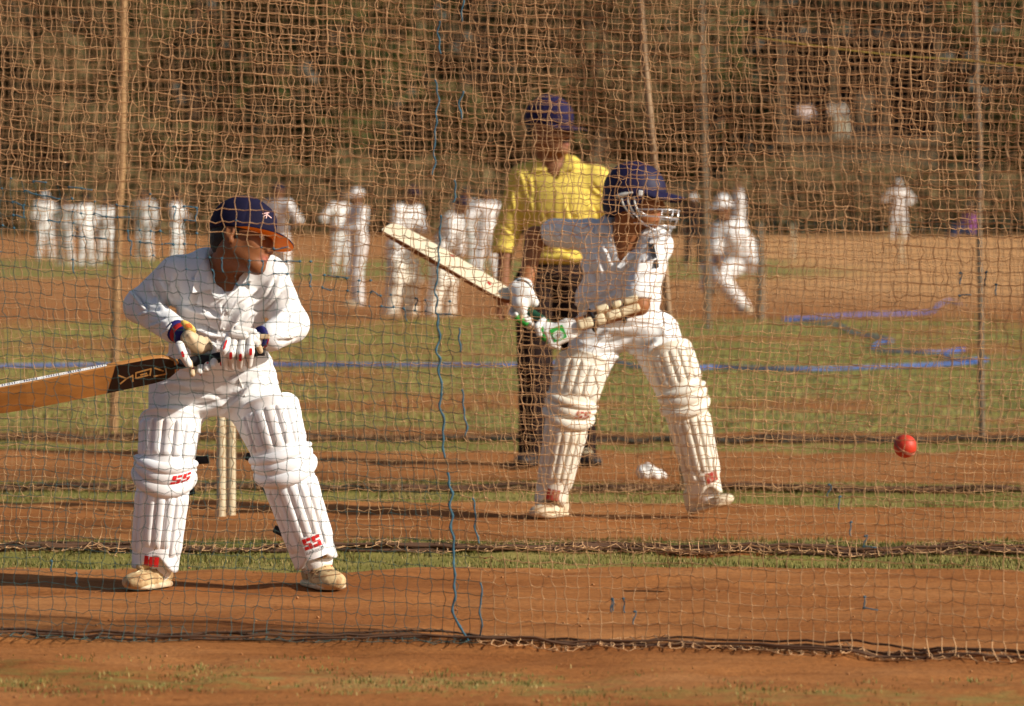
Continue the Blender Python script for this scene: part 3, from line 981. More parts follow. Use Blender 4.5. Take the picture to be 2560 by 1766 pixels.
blades("dry_grass_fringe", "sparse dry grass in front of the nearest net", xs, ys, rng.uniform(.006, .016, len(xs)), bm_near, w=.0016)
for k, (n, y0, y1, hw) in enumerate(((80000, 13.9, 15.5, 2.6), (60000, 16.9, 18.6, 3.0), (50000, 20.2, 22.2, 3.6))):
    xs, ys = scatter(n, -hw, hw, y0, y1, .22)
    blades("turf_strip", ["turf strip along the second net", "turf strip along the third net", "turf strip along the farthest net"][k], xs, ys, rng.uniform(.008, .024, len(xs)), bm_near, w=.0021, fine=False)
xs, ys = scatter(150000, -7.5, 7.5, 22.2, 46, .05, 1.2)
blades("field_turf", "short green turf of the open field", xs, ys, rng.uniform(.015, .035, len(xs)), bm_field, w=.007, fine=False)
# crumbs of earth on the pitches
n = 1500
xs = rng.uniform(-2.4, 2.4, n); ys = 10 + 9.5 * rng.uniform(0, 1, n) ** 1.2
r_ = .0018 + .005 * rng.uniform(0, 1, n) ** 5
oc = np.array([[1, 0, 0], [-1, 0, 0], [0, 1, 0], [0, -1, 0], [0, 0, .8], [0, 0, -.8]])
V = (np.stack([xs, ys, ground_z(xs, ys) + r_ * .4], 1)[:, None, :] + oc[None] * (r_[:, None, None] * rng.uniform(.6, 1.3, (n, 6, 1)))).reshape(-1, 3)
ft = np.array([[0, 2, 4], [2, 1, 4], [1, 3, 4], [3, 0, 4], [2, 0, 5], [1, 2, 5], [3, 1, 5], [0, 3, 5]])
F = (np.arange(n)[:, None, None] * 6 + ft[None]).reshape(-1, 3)
tag(obj("earth_crumbs", V, F, mat("earth_crumb", (.38, .17, .065), .95, .4, 3), smooth=False), "small crumbs of red earth scattered on the pitches", "earth", kind="stuff")

# ------------------------------------------------------------------ nets
def edge_tubes(A, B, r, seg, bow, seed):
    """thin three-sided cords from A to B with a soft bow"""
    g = np.random.default_rng(seed)
    n = len(A)
    d = B - A; L = np.linalg.norm(d, axis=1, keepdims=True) + 1e-9
    t = d / L
    ref = np.where(np.abs(t[:, 2:3]) > .7, np.array([[1., 0, 0]]), np.array([[0, 0, 1.]]))
    s = np.cross(t, ref); s /= np.linalg.norm(s, axis=1, keepdims=True); u = np.cross(s, t)
    off = bow
    V = np.zeros((n, seg + 1, 3, 3))
    for k in range(seg + 1):
        w = k / seg
        c = A + d * w + off * (4 * w * (1 - w)) + (g.normal(0, .0012, (n, 3)) if 0 < k < seg else 0)
        for j in range(3):
            an = 2 * math.pi * j / 3 + .5
            V[:, k, j] = c + (s * math.cos(an) + u * math.sin(an)) * r[:, None]
    b = np.arange(n)[:, None, None] * (seg + 1) * 3
    q = []
    for k in range(seg):
        for j in range(3):
            q.append([k * 3 + j, k * 3 + (j + 1) % 3, (k + 1) * 3 + (j + 1) % 3, (k + 1) * 3 + j])
    F = (b + np.array(q)[None]).reshape(-1, 4)
    return V.reshape(-1, 3), F
def knots(C, r):
    n = len(C)
    V = (C[:, None, :] + oc[None] * np.asarray(r)[:, None, None]).reshape(-1, 3)
    F = (np.arange(n)[:, None, None] * 6 + ft[None]).reshape(-1, 3)
    return V, F
def tri_of(V, F4):
    return np.concatenate([F4[:, [0, 1, 2]], F4[:, [0, 2, 3]]])
def make_net(i, name, label, hw, ztop, cell, slope, region, seg, seed, mats, radii, wave, pile=6):
    g = np.random.default_rng(seed)
    nu = int(2 * hw / cell) + 1
    nv = int(ztop / cell) + pile - (2 if i == 0 else 0)
    u = np.arange(nu); v = np.arange(nv)
    U, Vv = np.meshgrid(u, v, indexing='ij')
    xb = -hw + U * cell
    zb = ztop - Vv * cell
    low = np.clip(zb / ztop, 0, 1)
    q = np.stack([xb.ravel() * 1.1, zb.ravel() * .9, np.full(U.size, seed * 1.)], 1)
    n1 = (fbm(q, seed, 3) - .5).reshape(U.shape); n2 = (fbm(q * 1.7 + 9, seed + 4, 3) - .5).reshape(U.shape); n3 = (fbm(q * 2.6 + 5, seed + 8, 2) - .5).reshape(U.shape)
    Xp = xb + n1 * wave + np.sin(zb * 5 + xb * 1.3 + seed) * .012 + g.normal(0, .0021, U.shape)
    Zp = zb + slope(xb) * (.25 + .75 * low) + n2 * wave * .6 + g.normal(0, .0019, U.shape)
    Yp = net_depth(i, xb) + n3 * wave * 1.6 * (.3 + low) + g.normal(0, .003, U.shape)
    # the surplus lies in folds on the ground
    s = np.clip((.06 - Zp) / .06, 0, None)
    on = Zp < .045
    h = np.abs(fbm(np.stack([xb.ravel() * 9, Vv.ravel() * .8, np.full(U.size, 2.)], 1), seed + 20, 2).reshape(U.shape))
    gz = ground_z(np.clip(Xp, -900, 900), Yp)
    Zp = np.where(on, gz + .003 + (.022 if i == 0 else .04) * h ** 1.6, Zp)
    Yp = np.where(on, Yp + (g.normal(0, .016 if i == 0 else .03, U.shape) + .10 * np.sin(s * 2.6 + xb * 3) * np.minimum(s, 1)), Yp)
    Pn = np.stack([Xp, Yp, Zp], -1)
    reg = region(Xp, Zp, U, Vv)
    root = empty(name, (0, float(net_depth(i, 0.)), 0), label, "net", "practice nets hung between the pitches")
    drop = g.uniform(0, 1, U.shape) < .004
    out = {}
    for hor in (1, 0):
        A = Pn[:-1, :] if hor else Pn[:, :-1]
        B = Pn[1:, :] if hor else Pn[:, 1:]
        R = np.maximum(reg[:-1, :], reg[1:, :]) if hor else np.maximum(reg[:, :-1], reg[:, 1:])
        keep = ~(drop[:-1, :] if hor else drop[:, :-1])
        A, B, R = A[keep], B[keep], R[keep]
        k = len(A)
        bow = np.zeros((k, 3))
        if hor:
            bow[:, 2] = -np.abs(g.normal(.0025, .0025, k)); bow[:, 1] = g.normal(0, .002, k)
        else:
            par = (np.indices(keep.shape).sum(0) % 2 * 2 - 1)[keep]
            bow[:, 0] = par * .0030 + g.normal(.0008, .0022, k); bow[:, 1] = g.normal(0, .002, k)
        for rid in np.unique(R):
            mk = R == rid
            rr = np.full(mk.sum(), radii[rid]) * g.uniform(.8, 1.2, mk.sum())
            vv, ff = edge_tubes(A[mk], B[mk], rr, seg, bow[mk], seed + hor)
            out.setdefault(int(rid), []).append((vv, tri_of(vv, ff)))
    for rid in np.unique(reg):
        mk = reg == rid
        out.setdefault(int(rid), []).append(knots(Pn[mk], radii[rid] * 1.75 * g.uniform(.8, 1.35, mk.sum())))
    for rid, lst in out.items():
        VV, FF, n = [], [], 0
        for vv, ff in lst:
            VV.append(vv); FF.append(ff + n); n += len(vv)
        o = obj(["netting", "mended_netting", "repair_twine"][rid], np.concatenate(VV), np.concatenate(FF), mats[rid], root)
        o['kind'] = "stuff"
    return root, Pn
def seam_x(zv):      # the mended seam of the nearest net
    return np.interp(zv, [0, .36, .69, 1.14, 1.7], [-.095, -.143, -.167, -.173, -.206])
def patch_top(xv):
    return np.interp(xv, [-1.6, -1.33, -.9, -.6, -.28], [1.33, 1.28, 1.17, 1.05, .95])
def reg0(Xp, Zp, U, Vv):
    r = np.zeros(Xp.shape, int)
    r[(Xp < seam_x(Zp)) & (Zp < patch_top(Xp))] = 1
    return r
NET1, PN1 = make_net(0, "practice_net", "nearest sagging tan net with a blue mended seam, in front of both batsmen", 1.95, 2.25, .034,
     lambda x: np.where(x < 0, -x * .125, -x * .04), reg0, 2, 101, [M['netb'], M['nett']], [.00150, .00108], .09)
def regn(Xp, Zp, U, Vv): return np.zeros(Xp.shape, int)
def regd(Xp, Zp, U, Vv): return ((Zp < 1.15) & (Xp > -.2)).astype(int)
make_net(1, "practice_net", "tan net hung directly behind the batsman in the orange-brimmed cap", 2.35, 2.4, .034,
     lambda x: -x * .045, regn, 2, 202, [M['netb']], [.00148], .14)
make_net(2, "practice_net", "tan net between the helmeted batsman and the man in yellow", 2.75, 2.5, .035,
     lambda x: -x * .02, regn, 1, 303, [M['netb2']], [.00145], .16)
make_net(3, "practice_net", "farthest net, brown above and dark teal below, behind the man in yellow", 3.25, 2.65, .036,
     lambda x: -x * .03, regd, 1, 404, [M['netb2'], M['nett']], [.0015, .0013], .18)
# blue seam and mends on the nearest net
def nearest_node(xv, zv):
    d = (PN1[..., 0] - xv) ** 2 + (PN1[..., 2] - zv) ** 2
    return np.unravel_index(np.argmin(d), d.shape)
def node_px(px, py):
    p = P(px, py, 11.68)
    return nearest_node(p[0], p[2])
def twine(path, r, seed, m=None):
    g = np.random.default_rng(seed)
    pts = []
    for (i, j) in path:
        pts.append(PN1[i, j] + np.array([g.normal(0, .003), -.004, g.normal(0, .002)]))
    pts = np.array(pts)
    sm = smooth_path(pts, len(pts) * 4)
    sm[:, 0] += np.sin(np.arange(len(sm)) * .9) * .0022
    rr = r * (1 + .45 * (np.arange(len(sm)) % 4 == 0))
    return tube(sm, rr, 5)
i0 = node_px(1150, 900)[0]
def column(i, j0, j1): return [(i, j) for j in range(j0, j1)]
def seam_col(dx):
    path = []
    for j in range(2, PN1.shape[1] - 2):
        d = np.abs(PN1[:, j, 0] - (seam_x(PN1[:, j, 2]) + dx)); path.append((int(np.argmin(d)), j))
    # keep to one column where possible
    out = [path[0]]
    for p in path[1:]:
        i = out[-1][0]
        out.append((i + int(np.sign(p[0] - i)) * (abs(p[0] - i) > 1), p[1]))
    return out
sc = seam_col(0.0)
parts_ = [twine(sc[a_:b_], r__, a_) for a_, b_, r__ in ((2, 12, .0021), (13, 17, .0021), (18, 27, .0020), (29, 38, .0024), (37, 50, .0028), (50, len(sc), .0032))]
sc2 = seam_col(.045)
for a_, b_ in ((2, 5), (8, 14), (19, 22), (26, 29), (38, 41), (43, 48), (52, 57), (59, 64)):
    if b_ < len(sc2): parts_.append(twine(sc2[a_:b_], .0022, 2 + a_))
V, F = merge(parts_)
tag(obj("repair_twine", V, F, M['netblue'], NET1), kind="stuff")
parts_ = []
g_ = np.random.default_rng(12)
def blob(c, r):
    V, F = knots(np.array([c]), [r]); return V.tolist(), [tuple(q) for q in F]
done = set()
for k in range(170):     # mends along the top edge of the teal patch
    xv = -1.62 + 1.44 * g_.uniform(0, 1); zoff = g_.normal(-.04, .06) if xv < -.70 else g_.choice([0, 0, -.034, .034]) * .6
    i, j = nearest_node(xv, patch_top(xv) + zoff)
    if i < 1 or i > PN1.shape[0] - 3 or (i, j) in done: continue
    done.add((i, j))
    parts_.append(blob(PN1[i, j] + np.array([0, -.003, 0]), g_.uniform(.0038, .0060)))
    if g_.uniform() < .45: parts_.append(twine([(i, j), (i + 1, j)] if g_.uniform() < .75 else [(i, j), (i, j + 1)], .0016, 100 + k))
for px, py in ((2420, 690), (2440, 690), (2370, 690), (2370, 735), (1540, 1480), (1560, 1490), (1515, 1495), (1570, 1520), (2060, 1210), (2080, 1220), (2110, 1290), (2140, 1310), (2145, 1340), (2139, 1455), (2139, 1490), (330, 600), (130, 1400), (170, 1440)):
    i, j = node_px(px, py)
    parts_.append(twine([(i, j), (i + 1, j)] if (px + py) % 2 else [(i, j), (i, j + 1)], .0017, px)); parts_.append(blob(PN1[i, j] + np.array([0, -.003, 0]), .0052))
V, F = merge(parts_)
tag(obj("repair_twine", V, F, M['netblue'], NET1), kind="stuff")
M['netdark'] = mat('dark_twine', (.11, .055, .03), .9, .3, 6)
# rope bunch at the foot of each net
for i in range(4):
    hw = 1.95 + .45 * i
    g_ = np.random.default_rng(50 + i)
    pr = []
    for k in range(4 if i == 0 else 8):
        xx = np.linspace(-hw, hw, 90)
        yy = net_depth(i, xx) + .05 * (fbm(np.stack([xx * 2.3, 0 * xx, 0 * xx + k], 1), 60 + i, 3) - .5) * 4 * .5 + g_.normal(0, .03)
        zz = ground_z(xx, yy) + .006 + .055 * np.abs(fbm(np.stack([xx * 3.1, 0 * xx + 5, 0 * xx + k * 3], 1), 61 + i, 3) - .35)
        pr.append(tube(np.stack([xx, yy, zz], 1), .0035 if i == 0 else .0060, 5))
    V, F = merge(pr)
    root = bpy.data.objects["practice_net" + ("" if i == 0 else ".%03d" % i)]
    tag(obj("foot_rope", V, F, M['netdark'], root), kind="stuff")

# ------------------------------------------------------------------ poles, rope, hose, stumps, ball, sack
def pole(p_top, p_foot, r, m, label, nodes=True, name="net_pole"):
    p_top, p_foot = np.asarray(p_top, float), np.asarray(p_foot, float)
    p_foot = p_foot - np.array([0, 0, .1])
    n = 60
    pts = p_foot + (p_top - p_foot) * np.linspace(0, 1, n)[:, None]
    pts[:, 0] += (fbm(np.stack([np.linspace(0, 3, n), np.zeros(n), np.full(n, p_foot[0])], 1), 8, 2) - .5) * .03
    rr = r * (1 - .18 * np.linspace(0, 1, n)) * (1 + (.12 * (np.arange(n) % 9 == 0) if nodes else 0))
    V, F = tube(pts, rr, 12)
    return tag(obj(name, V, F, m, loc=p_foot), label, "pole", "poles of the nets")
M['bamboo2'] = mat('grey_bamboo', (.30, .20, .115), .7, .2, 6, .2, 60, .3, stretch=(6, 6, 1))
f_ = G(282, 1084); t_ = P(312, -30, f_[1] + .05)
pole(t_, f_, .025, M['bamboo'], "tan bamboo pole standing behind the batsman in the orange-brimmed cap")
f_ = G(1718, 1234); t_ = P(1592, -30, f_[1])
pole(t_, f_, .017, M['bamboo2'], "pale bamboo pole above the helmeted batsman, leaning slightly left")
f_ = G(2458, 1095); t_ = P(2440, -30, f_[1])
pole(t_, f_, .017, M['polegrey'], "thin grey pole near the right edge of the picture", False)
f_ = G(1772, 826); t_ = P(1752, -30, f_[1])
pole(t_, f_, .03, M['polegrey'], "grey pole standing in the field right of the helmeted batsman", False)
f_ = G(1903, 800); t_ = P(1900, 560, f_[1])
pole(t_, f_, .045, M['polegrey'], "short grey post behind the player with one arm raised", False)
pts = [P(px, py, 17.6) for px, py in ((1880, 92), (2060, 118), (2250, 140), (2400, 150), (2620, 172))]
V, F = tube(smooth_path(pts, 40), .0028, 6)
tag(obj("top_rope", V, F, M['ropey'], loc=pts[2]), "thin yellow rope strung across the upper right nets", "rope")
def hose(pxs, label, r=.0125):
    pts = [G(px, py, .02) for px, py in pxs]
    sm = smooth_path(pts, len(pts) * 10)
    sm[:, 2] = .027
    V, F = tube(sm, r, 8)
    return tag(obj("garden_hose", V, F, M['hose'], loc=pts[0]), label, "hose")
hose([(-60, 920), (90, 917), (400, 914), (700, 914), (1000, 915), (1280, 915), (1430, 908), (1540, 906), (1585, 918), (1700, 926), (1790, 921), (2000, 926), (2200, 920), (2350, 914), (2450, 906), (2465, 900), (2430, 902), (2375, 898), (2362, 889), (2375, 880), (2410, 876), (2380, 882), (2290, 883), (2190, 876), (2184, 868), (2205, 857), (2230, 855), (2195, 845), (2130, 832), (2100, 817), (2050, 808), (1960, 803), (2000, 797), (2150, 789), (2320, 782), (2345, 765), (2375, 752), (2400, 762)], "blue hose lying across the green field and looped at the right")
# stumps
def stump(px, py, label, top_h=.711, r=.0185, group="stumps of the wicket behind the batsman"):
    f = G(px, py)
    h = [0, .01, .3, .6, .68, .70, .711]; rr = [r * .98, r, r, r, r * .97, r * .8, r * .4]
    V, F = tube([f + np.array([0, 0, -.02 + hh * top_h / .711]) for hh in h], rr, 14)
    return tag(obj("stump", V, F, M['stump'], loc=f), label, "stump", group)
stump(553, 1290, "cream wooden stump, left one of two seen between the left batsman's legs")
stump(578, 1287, "cream wooden stump, right one of two seen between the left batsman's legs")
stump(1983, 648, "pale stump standing alone on the far bare earth", .75, .03, "stumps far out on the field")
stump(2254, 655, "pale stump below the farthest white figure", .75, .03, "stumps far out on the field")
# ball
bc = P(2263, 1116, 13.0)
b_root = empty("cricket_ball", bc, "bright red ball in the air at the right side", "ball")
lat, lon = 16, 24
V = [bc + .0365 * np.array([math.sin(math.pi * i / lat) * math.cos(2 * math.pi * j / lon), math.sin(math.pi * i / lat) * math.sin(2 * math.pi * j / lon), math.cos(math.pi * i / lat)]) for i in range(lat + 1) for j in range(lon)]
F = [(i * lon + j, (i + 1) * lon + j, (i + 1) * lon + (j + 1) % lon, i * lon + (j + 1) % lon) for i in range(lat) for j in range(lon)]
obj("ball_leather", V, F, M['ballred'], b_root)
sn = nrm((.45, -.5, .75)); sa = nrm(np.cross(sn, (0, 0, 1))); sb = np.cross(sn, sa)
pr = []
for off in (-.003, 0, .003):
    pts = [bc + sn * off + (sa * math.cos(t) + sb * math.sin(t)) * math.sqrt(.0368 ** 2 - off ** 2) for t in np.linspace(0, 2 * math.pi, 40)]
    pr.append(tube(pts, .0011, 4))
V, F = merge(pr)
obj("seam", V, F, mat("seam_thread", (.45, .16, .10), .8), b_root)
# white sack
c = G(1622, 1196)
V, F = surface([('+', ell(c + np.array([0, 0, .02]), (.062, .05, .032)), 0), ('+', ell(c + np.array([-.01, 0, .045]), (.035, .03, .022)), .02), ('+', ell(c + np.array([.05, -.01, .012]), (.03, .03, .016)), .02), ('-', half((0, 0, 1), c), 0)], .005)
V = folds(V, F, [(c, .1, (1, .3, .2), .05, .005)], .006)
tag(obj("cloth_bag", V, F, M['bagw'], loc=c), "crumpled white cloth bag lying between the helmeted batsman's feet", "bag")
f = G(1694, 1232); V, F = tube([f, f + np.array([0, 0, .05])], .011, 8)
print("setting", round(time.time() - T0, 1))
# ================================================================== the batsman in the orange-brimmed cap
D1 = 13.43
CAST_D = D1
def J(px, py, dd=0.): return P(px, py, D1 + dd)
q1 = D1 / FPX           # metres per picture pixel at his distance
p1 = empty("person", G(585, 1468), "person in white with navy cap and orange under-brim, crouching with bat held low", "person")
h1 = Frame(J(608, 597, -.16), (.90, -.42, -.09), roll=-.34, scale=1.03)
shL, elL, wrL = J(440, 692, -.04), J(352, 766, .02), J(437, 826, -.23)
shR, elR, wrR = J(672, 692, -.07), J(728, 812, -.08), J(676, 843, -.29)
hipL, knL, anL = J(450, 955, .05), J(424, 1160, -.05), J(387, 1418, .0)
hipR, knR, anR = J(612, 955, .05), J(692, 1135, -.05), J(789, 1400, .0)
neck1 = J(567, 676, -.06)
skin_b = [('+', ell(J(556, 735, -.05), (.125, .09, .12)), .03), ('+', ell(J(545, 860, .02), (.13, .09, .13)), .04),
          ('+', cone(shL, elL, .045, .038), .03), ('+', cone(elL, wrL, .036, .028), .015), ('+', cone(shR, elR, .045, .038), .03), ('+', cone(elR, wrR, .036, .028), .015),
          ('+', cone(neck1, J(572, 718, -.115), .058, .035), .03)]
V, F = surface(head_ops(h1, neck1, .056) + skin_b, .0040)
V = relax(V, F, 1, .4)
b1 = obj("body", V, F, M['skin'], p1)
set_col(b1, skin_colour(V, h1, (.225, .084, .032), (.42, .13, .105)))
eyes(h1, p1)
# hair below the cap
V, F = surface([('+', ell(h1.p(0, -.016, .033), np.array((.0775, .094, .088)) * h1.k, h1.R), 0), ('+', ell(h1.p(0, -.055, -.02), np.array((.058, .045, .05)) * h1.k, h1.R), .03),
    ('-', ell(h1.p(0, .075, -.03), np.array((.12, .075, .16)) * h1.k, h1.R), .006), ('-', ell(h1.p(.08, -.002, -.012), np.array((.03, .022, .034)) * h1.k, h1.R), .004), ('-', ell(h1.p(-.08, -.002, -.012), np.array((.03, .022, .034)) * h1.k, h1.R), .004),
    ('+', cone(h1.p(.070, .014, .02), h1.p(.068, .012, -.018), .008 * h1.k, .005 * h1.k), .006), ('+', cone(h1.p(-.070, .014, .02), h1.p(-.068, .012, -.018), .008 * h1.k, .005 * h1.k), .006)], .004)
N_ = vnormals(V, F); V = V + N_ * ((fbm(V * 160, 8, 2) - .5) * .004)[:, None]
obj("hair", V, F, M['hair'], p1)
cap1 = cap_dome(h1, M['navy'], p1, grow=.014, zcut=.011, tilt=-.06, tall=1.0)
brim(h1, .094, .166, .079, .014, .006, .004, .004, M['navy'], M['orange'], cap1, twist=.14)
V, F = surface([('+', ell(h1.p(0, -.012, .133), np.array((.009, .009, .006)) * h1.k, h1.R), 0)], .002, .004)
obj("button", V, F, M['navy'], cap1)
tc_ = bvh(cap1)
# emblem on the cap front: a pale forked figure
ez = lambda x, y: (640 + x / 15.96, 520 + y / 15.96)
strokes("emblem", tc_, [[ez(255, 250), ez(420, 215), ez(500, 215)], [ez(420, 260), ez(470, 310), ez(590, 410)], [ez(370, 300), ez(275, 370)], [ez(420, 330), ez(390, 420)], [ez(430, 230), ez(400, 330)]], 2.0, mat("pale_pink_thread", (.75, .48, .46), .8), cap1, .0015, .001)
# shirt
ops = [('+', ell(J(555, 742, -.05), (.150, .108, .135)), 0), ('+', ell(J(545, 845, .0), (.160, .115, .115)), .05), ('+', ell(J(546, 905, .035), (.176, .128, .06)), .04),
       ('+', cone(J(455, 690, -.045), J(662, 684, -.06), .060, .058), .04), ('+', cone(J(520, 662, -.04), J(608, 664, -.06), .055, .052), .04),
       ('+', cone(shL, elL, .064, .054), .035), ('+', cone(elL, wrL, .053, .043), .02), ('+', cone(shR, elR, .062, .056), .03), ('+', cone(elR, wrR, .055, .046), .02),
       ('-', cone(J(562, 630, -.10), J(563, 700, -.135), .058, .040), .008), ('-', cone(J(563, 700, -.17), J(570, 748, -.19), .028, .008), .006)]
V, F = surface(ops, .0055)
V = relax(V, F, 1)
V = creases(V, F, [(400, 690, 445, 770, 6, .009), (430, 690, 455, 765, 6, .010), (380, 700, 420, 775, 6, .008), (335, 720, 365, 790, 6, .008), (345, 790, 400, 780, 6, .008), (370, 815, 410, 790, 5, .007), (395, 830, 430, 805, 5, .006),
    (500, 700, 470, 770, 6, .010), (455, 770, 560, 790, 7, .010), (460, 800, 570, 835, 7, .012), (470, 830, 560, 860, 7, .010), (560, 760, 548, 830, 5, .008), (640, 720, 560, 800, 8, .010), (650, 750, 580, 830, 8, .010), (640, 790, 560, 850, 7, .009),
    (690, 680, 650, 760, 7, .009), (700, 720, 660, 790, 6, .008), (740, 780, 690, 800, 6, .007), (755, 820, 700, 825, 5, .007), (745, 840, 690, 850, 5, .007), (720, 690, 735, 760, 6, .006), (480, 690, 520, 700, 6, .007), (600, 700, 640, 690, 6, .007)], 2.0, .002, 3)
s1 = obj("shirt", V, F, M['cloth'], p1)
ts = bvh(s1)
c1_ = patch("collar", ts, [(533, 607), (520, 632), (500, 665), (487, 692), (481, 733), (505, 728), (527, 724), (534, 745), (552, 748), (571, 746), (560, 728), (548, 712), (539, 680), (534, 640)], M['cloth'], s1, .005, .005, 8, flare=(560, 640, 110, .022))
patch("collar", ts, [(612, 682), (632, 672), (650, 668), (662, 676), (655, 703), (622, 703), (600, 712), (585, 730), (573, 745), (588, 712)], M['cloth'], s1, .005, .005, 8, flare=(590, 660, 90, .018))
patch("placket", ts, [(571, 750), (600, 722), (580, 772), (558, 832), (552, 872), (540, 872), (546, 812), (558, 772)], M['cloth'], s1, .0015, .003, 9)
for bx_, by_ in ((568, 778), (556, 822)):
    p_, n_ = cast(ts, bx_, by_)
    V, F = tube([p_ + n_ * .004, p_ + n_ * .008], .0055, 10); obj("button", V, F, M['cloth2'], s1)
# trousers
ops = [('+', ell(J(534, 935, .06), (.180, .128, .085)), 0), ('+', cone(J(448, 965, .05), knL, .098, .072), .05), ('+', cone(J(618, 965, .05), knR, .098, .074), .05),
       ('+', cone(knL, anL, .070, .056), .02), ('+', cone(knR, anR, .072, .056), .02), ('+', ell(J(535, 1000, .05), (.10, .09, .05)), .05)]
V, F = surface(ops, .0075)
V = relax(V, F, 1)
V = creases(V, F, [(400, 985, 560, 1000, 8, .011), (390, 960, 520, 950, 7, .009), (470, 1020, 590, 985, 7, .011), (540, 1030, 640, 960, 8, .011), (560, 960, 690, 900, 8, .010), (580, 985, 680, 930, 7, .009), (380, 1010, 470, 1015, 7, .008), (640, 920, 700, 960, 7, .007), (530, 930, 640, 905, 7, .010)], 1.8, .002, 5)
t1 = obj("trousers", V, F, M['cloth'], p1)
tt_ = bvh(t1)
pts = []
for px, py in ((592, 930), (598, 950), (606, 970), (612, 990)):
    p_, n_ = cast(tt_, px, py); pts.append(p_ + n_ * .004)
V, F = tube(smooth_path(pts, 14), .0028, 6); obj("drawstring", V, F, M['cloth2'], t1)
# pads
padL, atL, rlL = leg_pad(p1, [J(387, 1419, -.005), J(413, 1168, -.06), J(428, 1030, -.03)], (.06, -1, .05), (.076, .089, .096), M['padw'], depth=(.085, .088, .095), notch=.060)
padR, atR, rlR = leg_pad(p1, [J(790, 1404, -.005), J(704, 1145, -.06), J(664, 1000, -.03)], (.10, -1, .1), (.072, .090, .098), M['padw'], depth=(.085, .088, .095), notch=.060, sag=.02)
d_ = math.radians
pad_letters(padL, atL, d_(33), .955, d_(20), .034, M['red'], back=M['padw'], roll=rlL)
pad_letters(padL, atL, d_(-8), .125, d_(17), .048, M['red'], kind="bars", off=.004, shear=.0)
pad_letters(padR, atR, d_(32), 1.045, d_(19), .034, M['red'], back=M['padw'], roll=(1.06,) + rlR[1:])
pad_letters(padR, atR, d_(2), .235, d_(20), .052, M['red'], back=M['padw'], off=.010, shear=.0, low=-.95)
pad_text(padR, atR, "SUNRIDGES", d_(2), .155, d_(21), .013, M['blackp'], off=.012)
for (px, py), (qx, qy), dd in (((482, 1152), (516, 1150), .02), ((470, 1206), (478, 1232), .03), ((706, 1332), (690, 1324), .03), ((640, 1148), (620, 1142), .03), ((672, 1232), (658, 1206), .04)):
    a_, b_ = J(px, py, dd - .01), J(qx, qy, dd)
    V, F = surface([('+', rbox((a_ + b_) / 2, (max(.016, np.linalg.norm(b_ - a_) / 2 + .008), .004, .013), np.array([nrm(b_ - a_), np.cross(nrm(np.cross(nrm(b_ - a_), (0, 1, 0))), nrm(b_ - a_)), nrm(np.cross(nrm(b_ - a_), (0, 1, 0)))]), .003), 0)], .003, .006)
    obj("strap", V, F, M['black'], padL if px < 560 else padR)
# shoes
def sole_pt(px, py): return G(px, py, .004)
sh_a = shoe(p1, J(415, 1444, .06) * [1, 1, 0] + [0, 0, .004], J(330, 1468, -.13) * [1, 1, 0] + [0, 0, .004], 0, M['shoe'], M['sole'], .048)
sh_b = shoe(p1, J(775, 1450, .08) * [1, 1, 0] + [0, 0, .004], J(838, 1470, -.13) * [1, 1, 0] + [0, 0, .004], 0, M['shoe'], M['sole'], .050)
for so, poly in ((sh_b, [(772, 1379), (808, 1376), (818, 1394), (796, 1399), (774, 1397)]),):
    V, F = surface([('+', ell(J(793, 1388, -.055), (.034, .012, .014)), 0)], .003, .005); tg = obj("tongue", V, F, M['shoe'], so)
    tb = bvh(tg)
    patch("tongue_badge", tb, [(779, 1380), (808, 1380), (807, 1395), (780, 1396)], M['bandnavy'], tg, .001, .001, 6)
    patch("tongue_badge", tb, [(788, 1383), (803, 1382), (802, 1391), (789, 1392)], M['badge'], tg, .0025, .001, 6)
    patch("stripe", bvh(so), [(820, 1409), (831, 1414), (830, 1418), (819, 1413)], M['red'], so, .001, .001, 5)
V, F = surface([('+', cone(J(352, 1416, -.06), J(392, 1402, -.05), .016, .013), 0)], .003, .005); tg = obj("tongue", V, F, M['shoe'], sh_a)
patch("stripe", bvh(sh_a), [(396, 1424), (400, 1422), (416, 1440), (412, 1442)], M['red'], sh_a, .001, .001, 5)
patch("eyelet_stay", bvh(sh_a), [(338, 1432), (364, 1416), (368, 1420), (344, 1436)], M['lace'], sh_a, .001, .002, 5)
darkl = mat("brown_shoe_leather", (.34, .18, .08), .8, .2, 30)  # dark brown leather for the shoe seams and eyelets
tsa, tsb = bvh(sh_a), bvh(sh_b)
strokes("seam", tsa, [[(326, 1448), (352, 1438), (384, 1434)], [(352, 1452), (386, 1446), (412, 1448)], [(372, 1412), (368, 1426)], [(388, 1414), (392, 1428)]], 2.4, darkl, sh_a, .0006, .0008)
strokes("seam", tsb, [[(772, 1424), (800, 1416), (822, 1412)], [(780, 1434), (812, 1426), (838, 1424)], [(784, 1446), (818, 1440), (850, 1436)], [(762, 1420), (770, 1448)]], 2.4, darkl, sh_b, .0006, .0008)
for px, py in ((812, 1418), (821, 1430), (786, 1427), (792, 1437)):
    patch("eyelet", tsb, [(px - 3, py - 2), (px + 3, py - 2), (px + 4, py + 2), (px - 2, py + 2)], darkl, sh_b, .0008, .0008, 6)
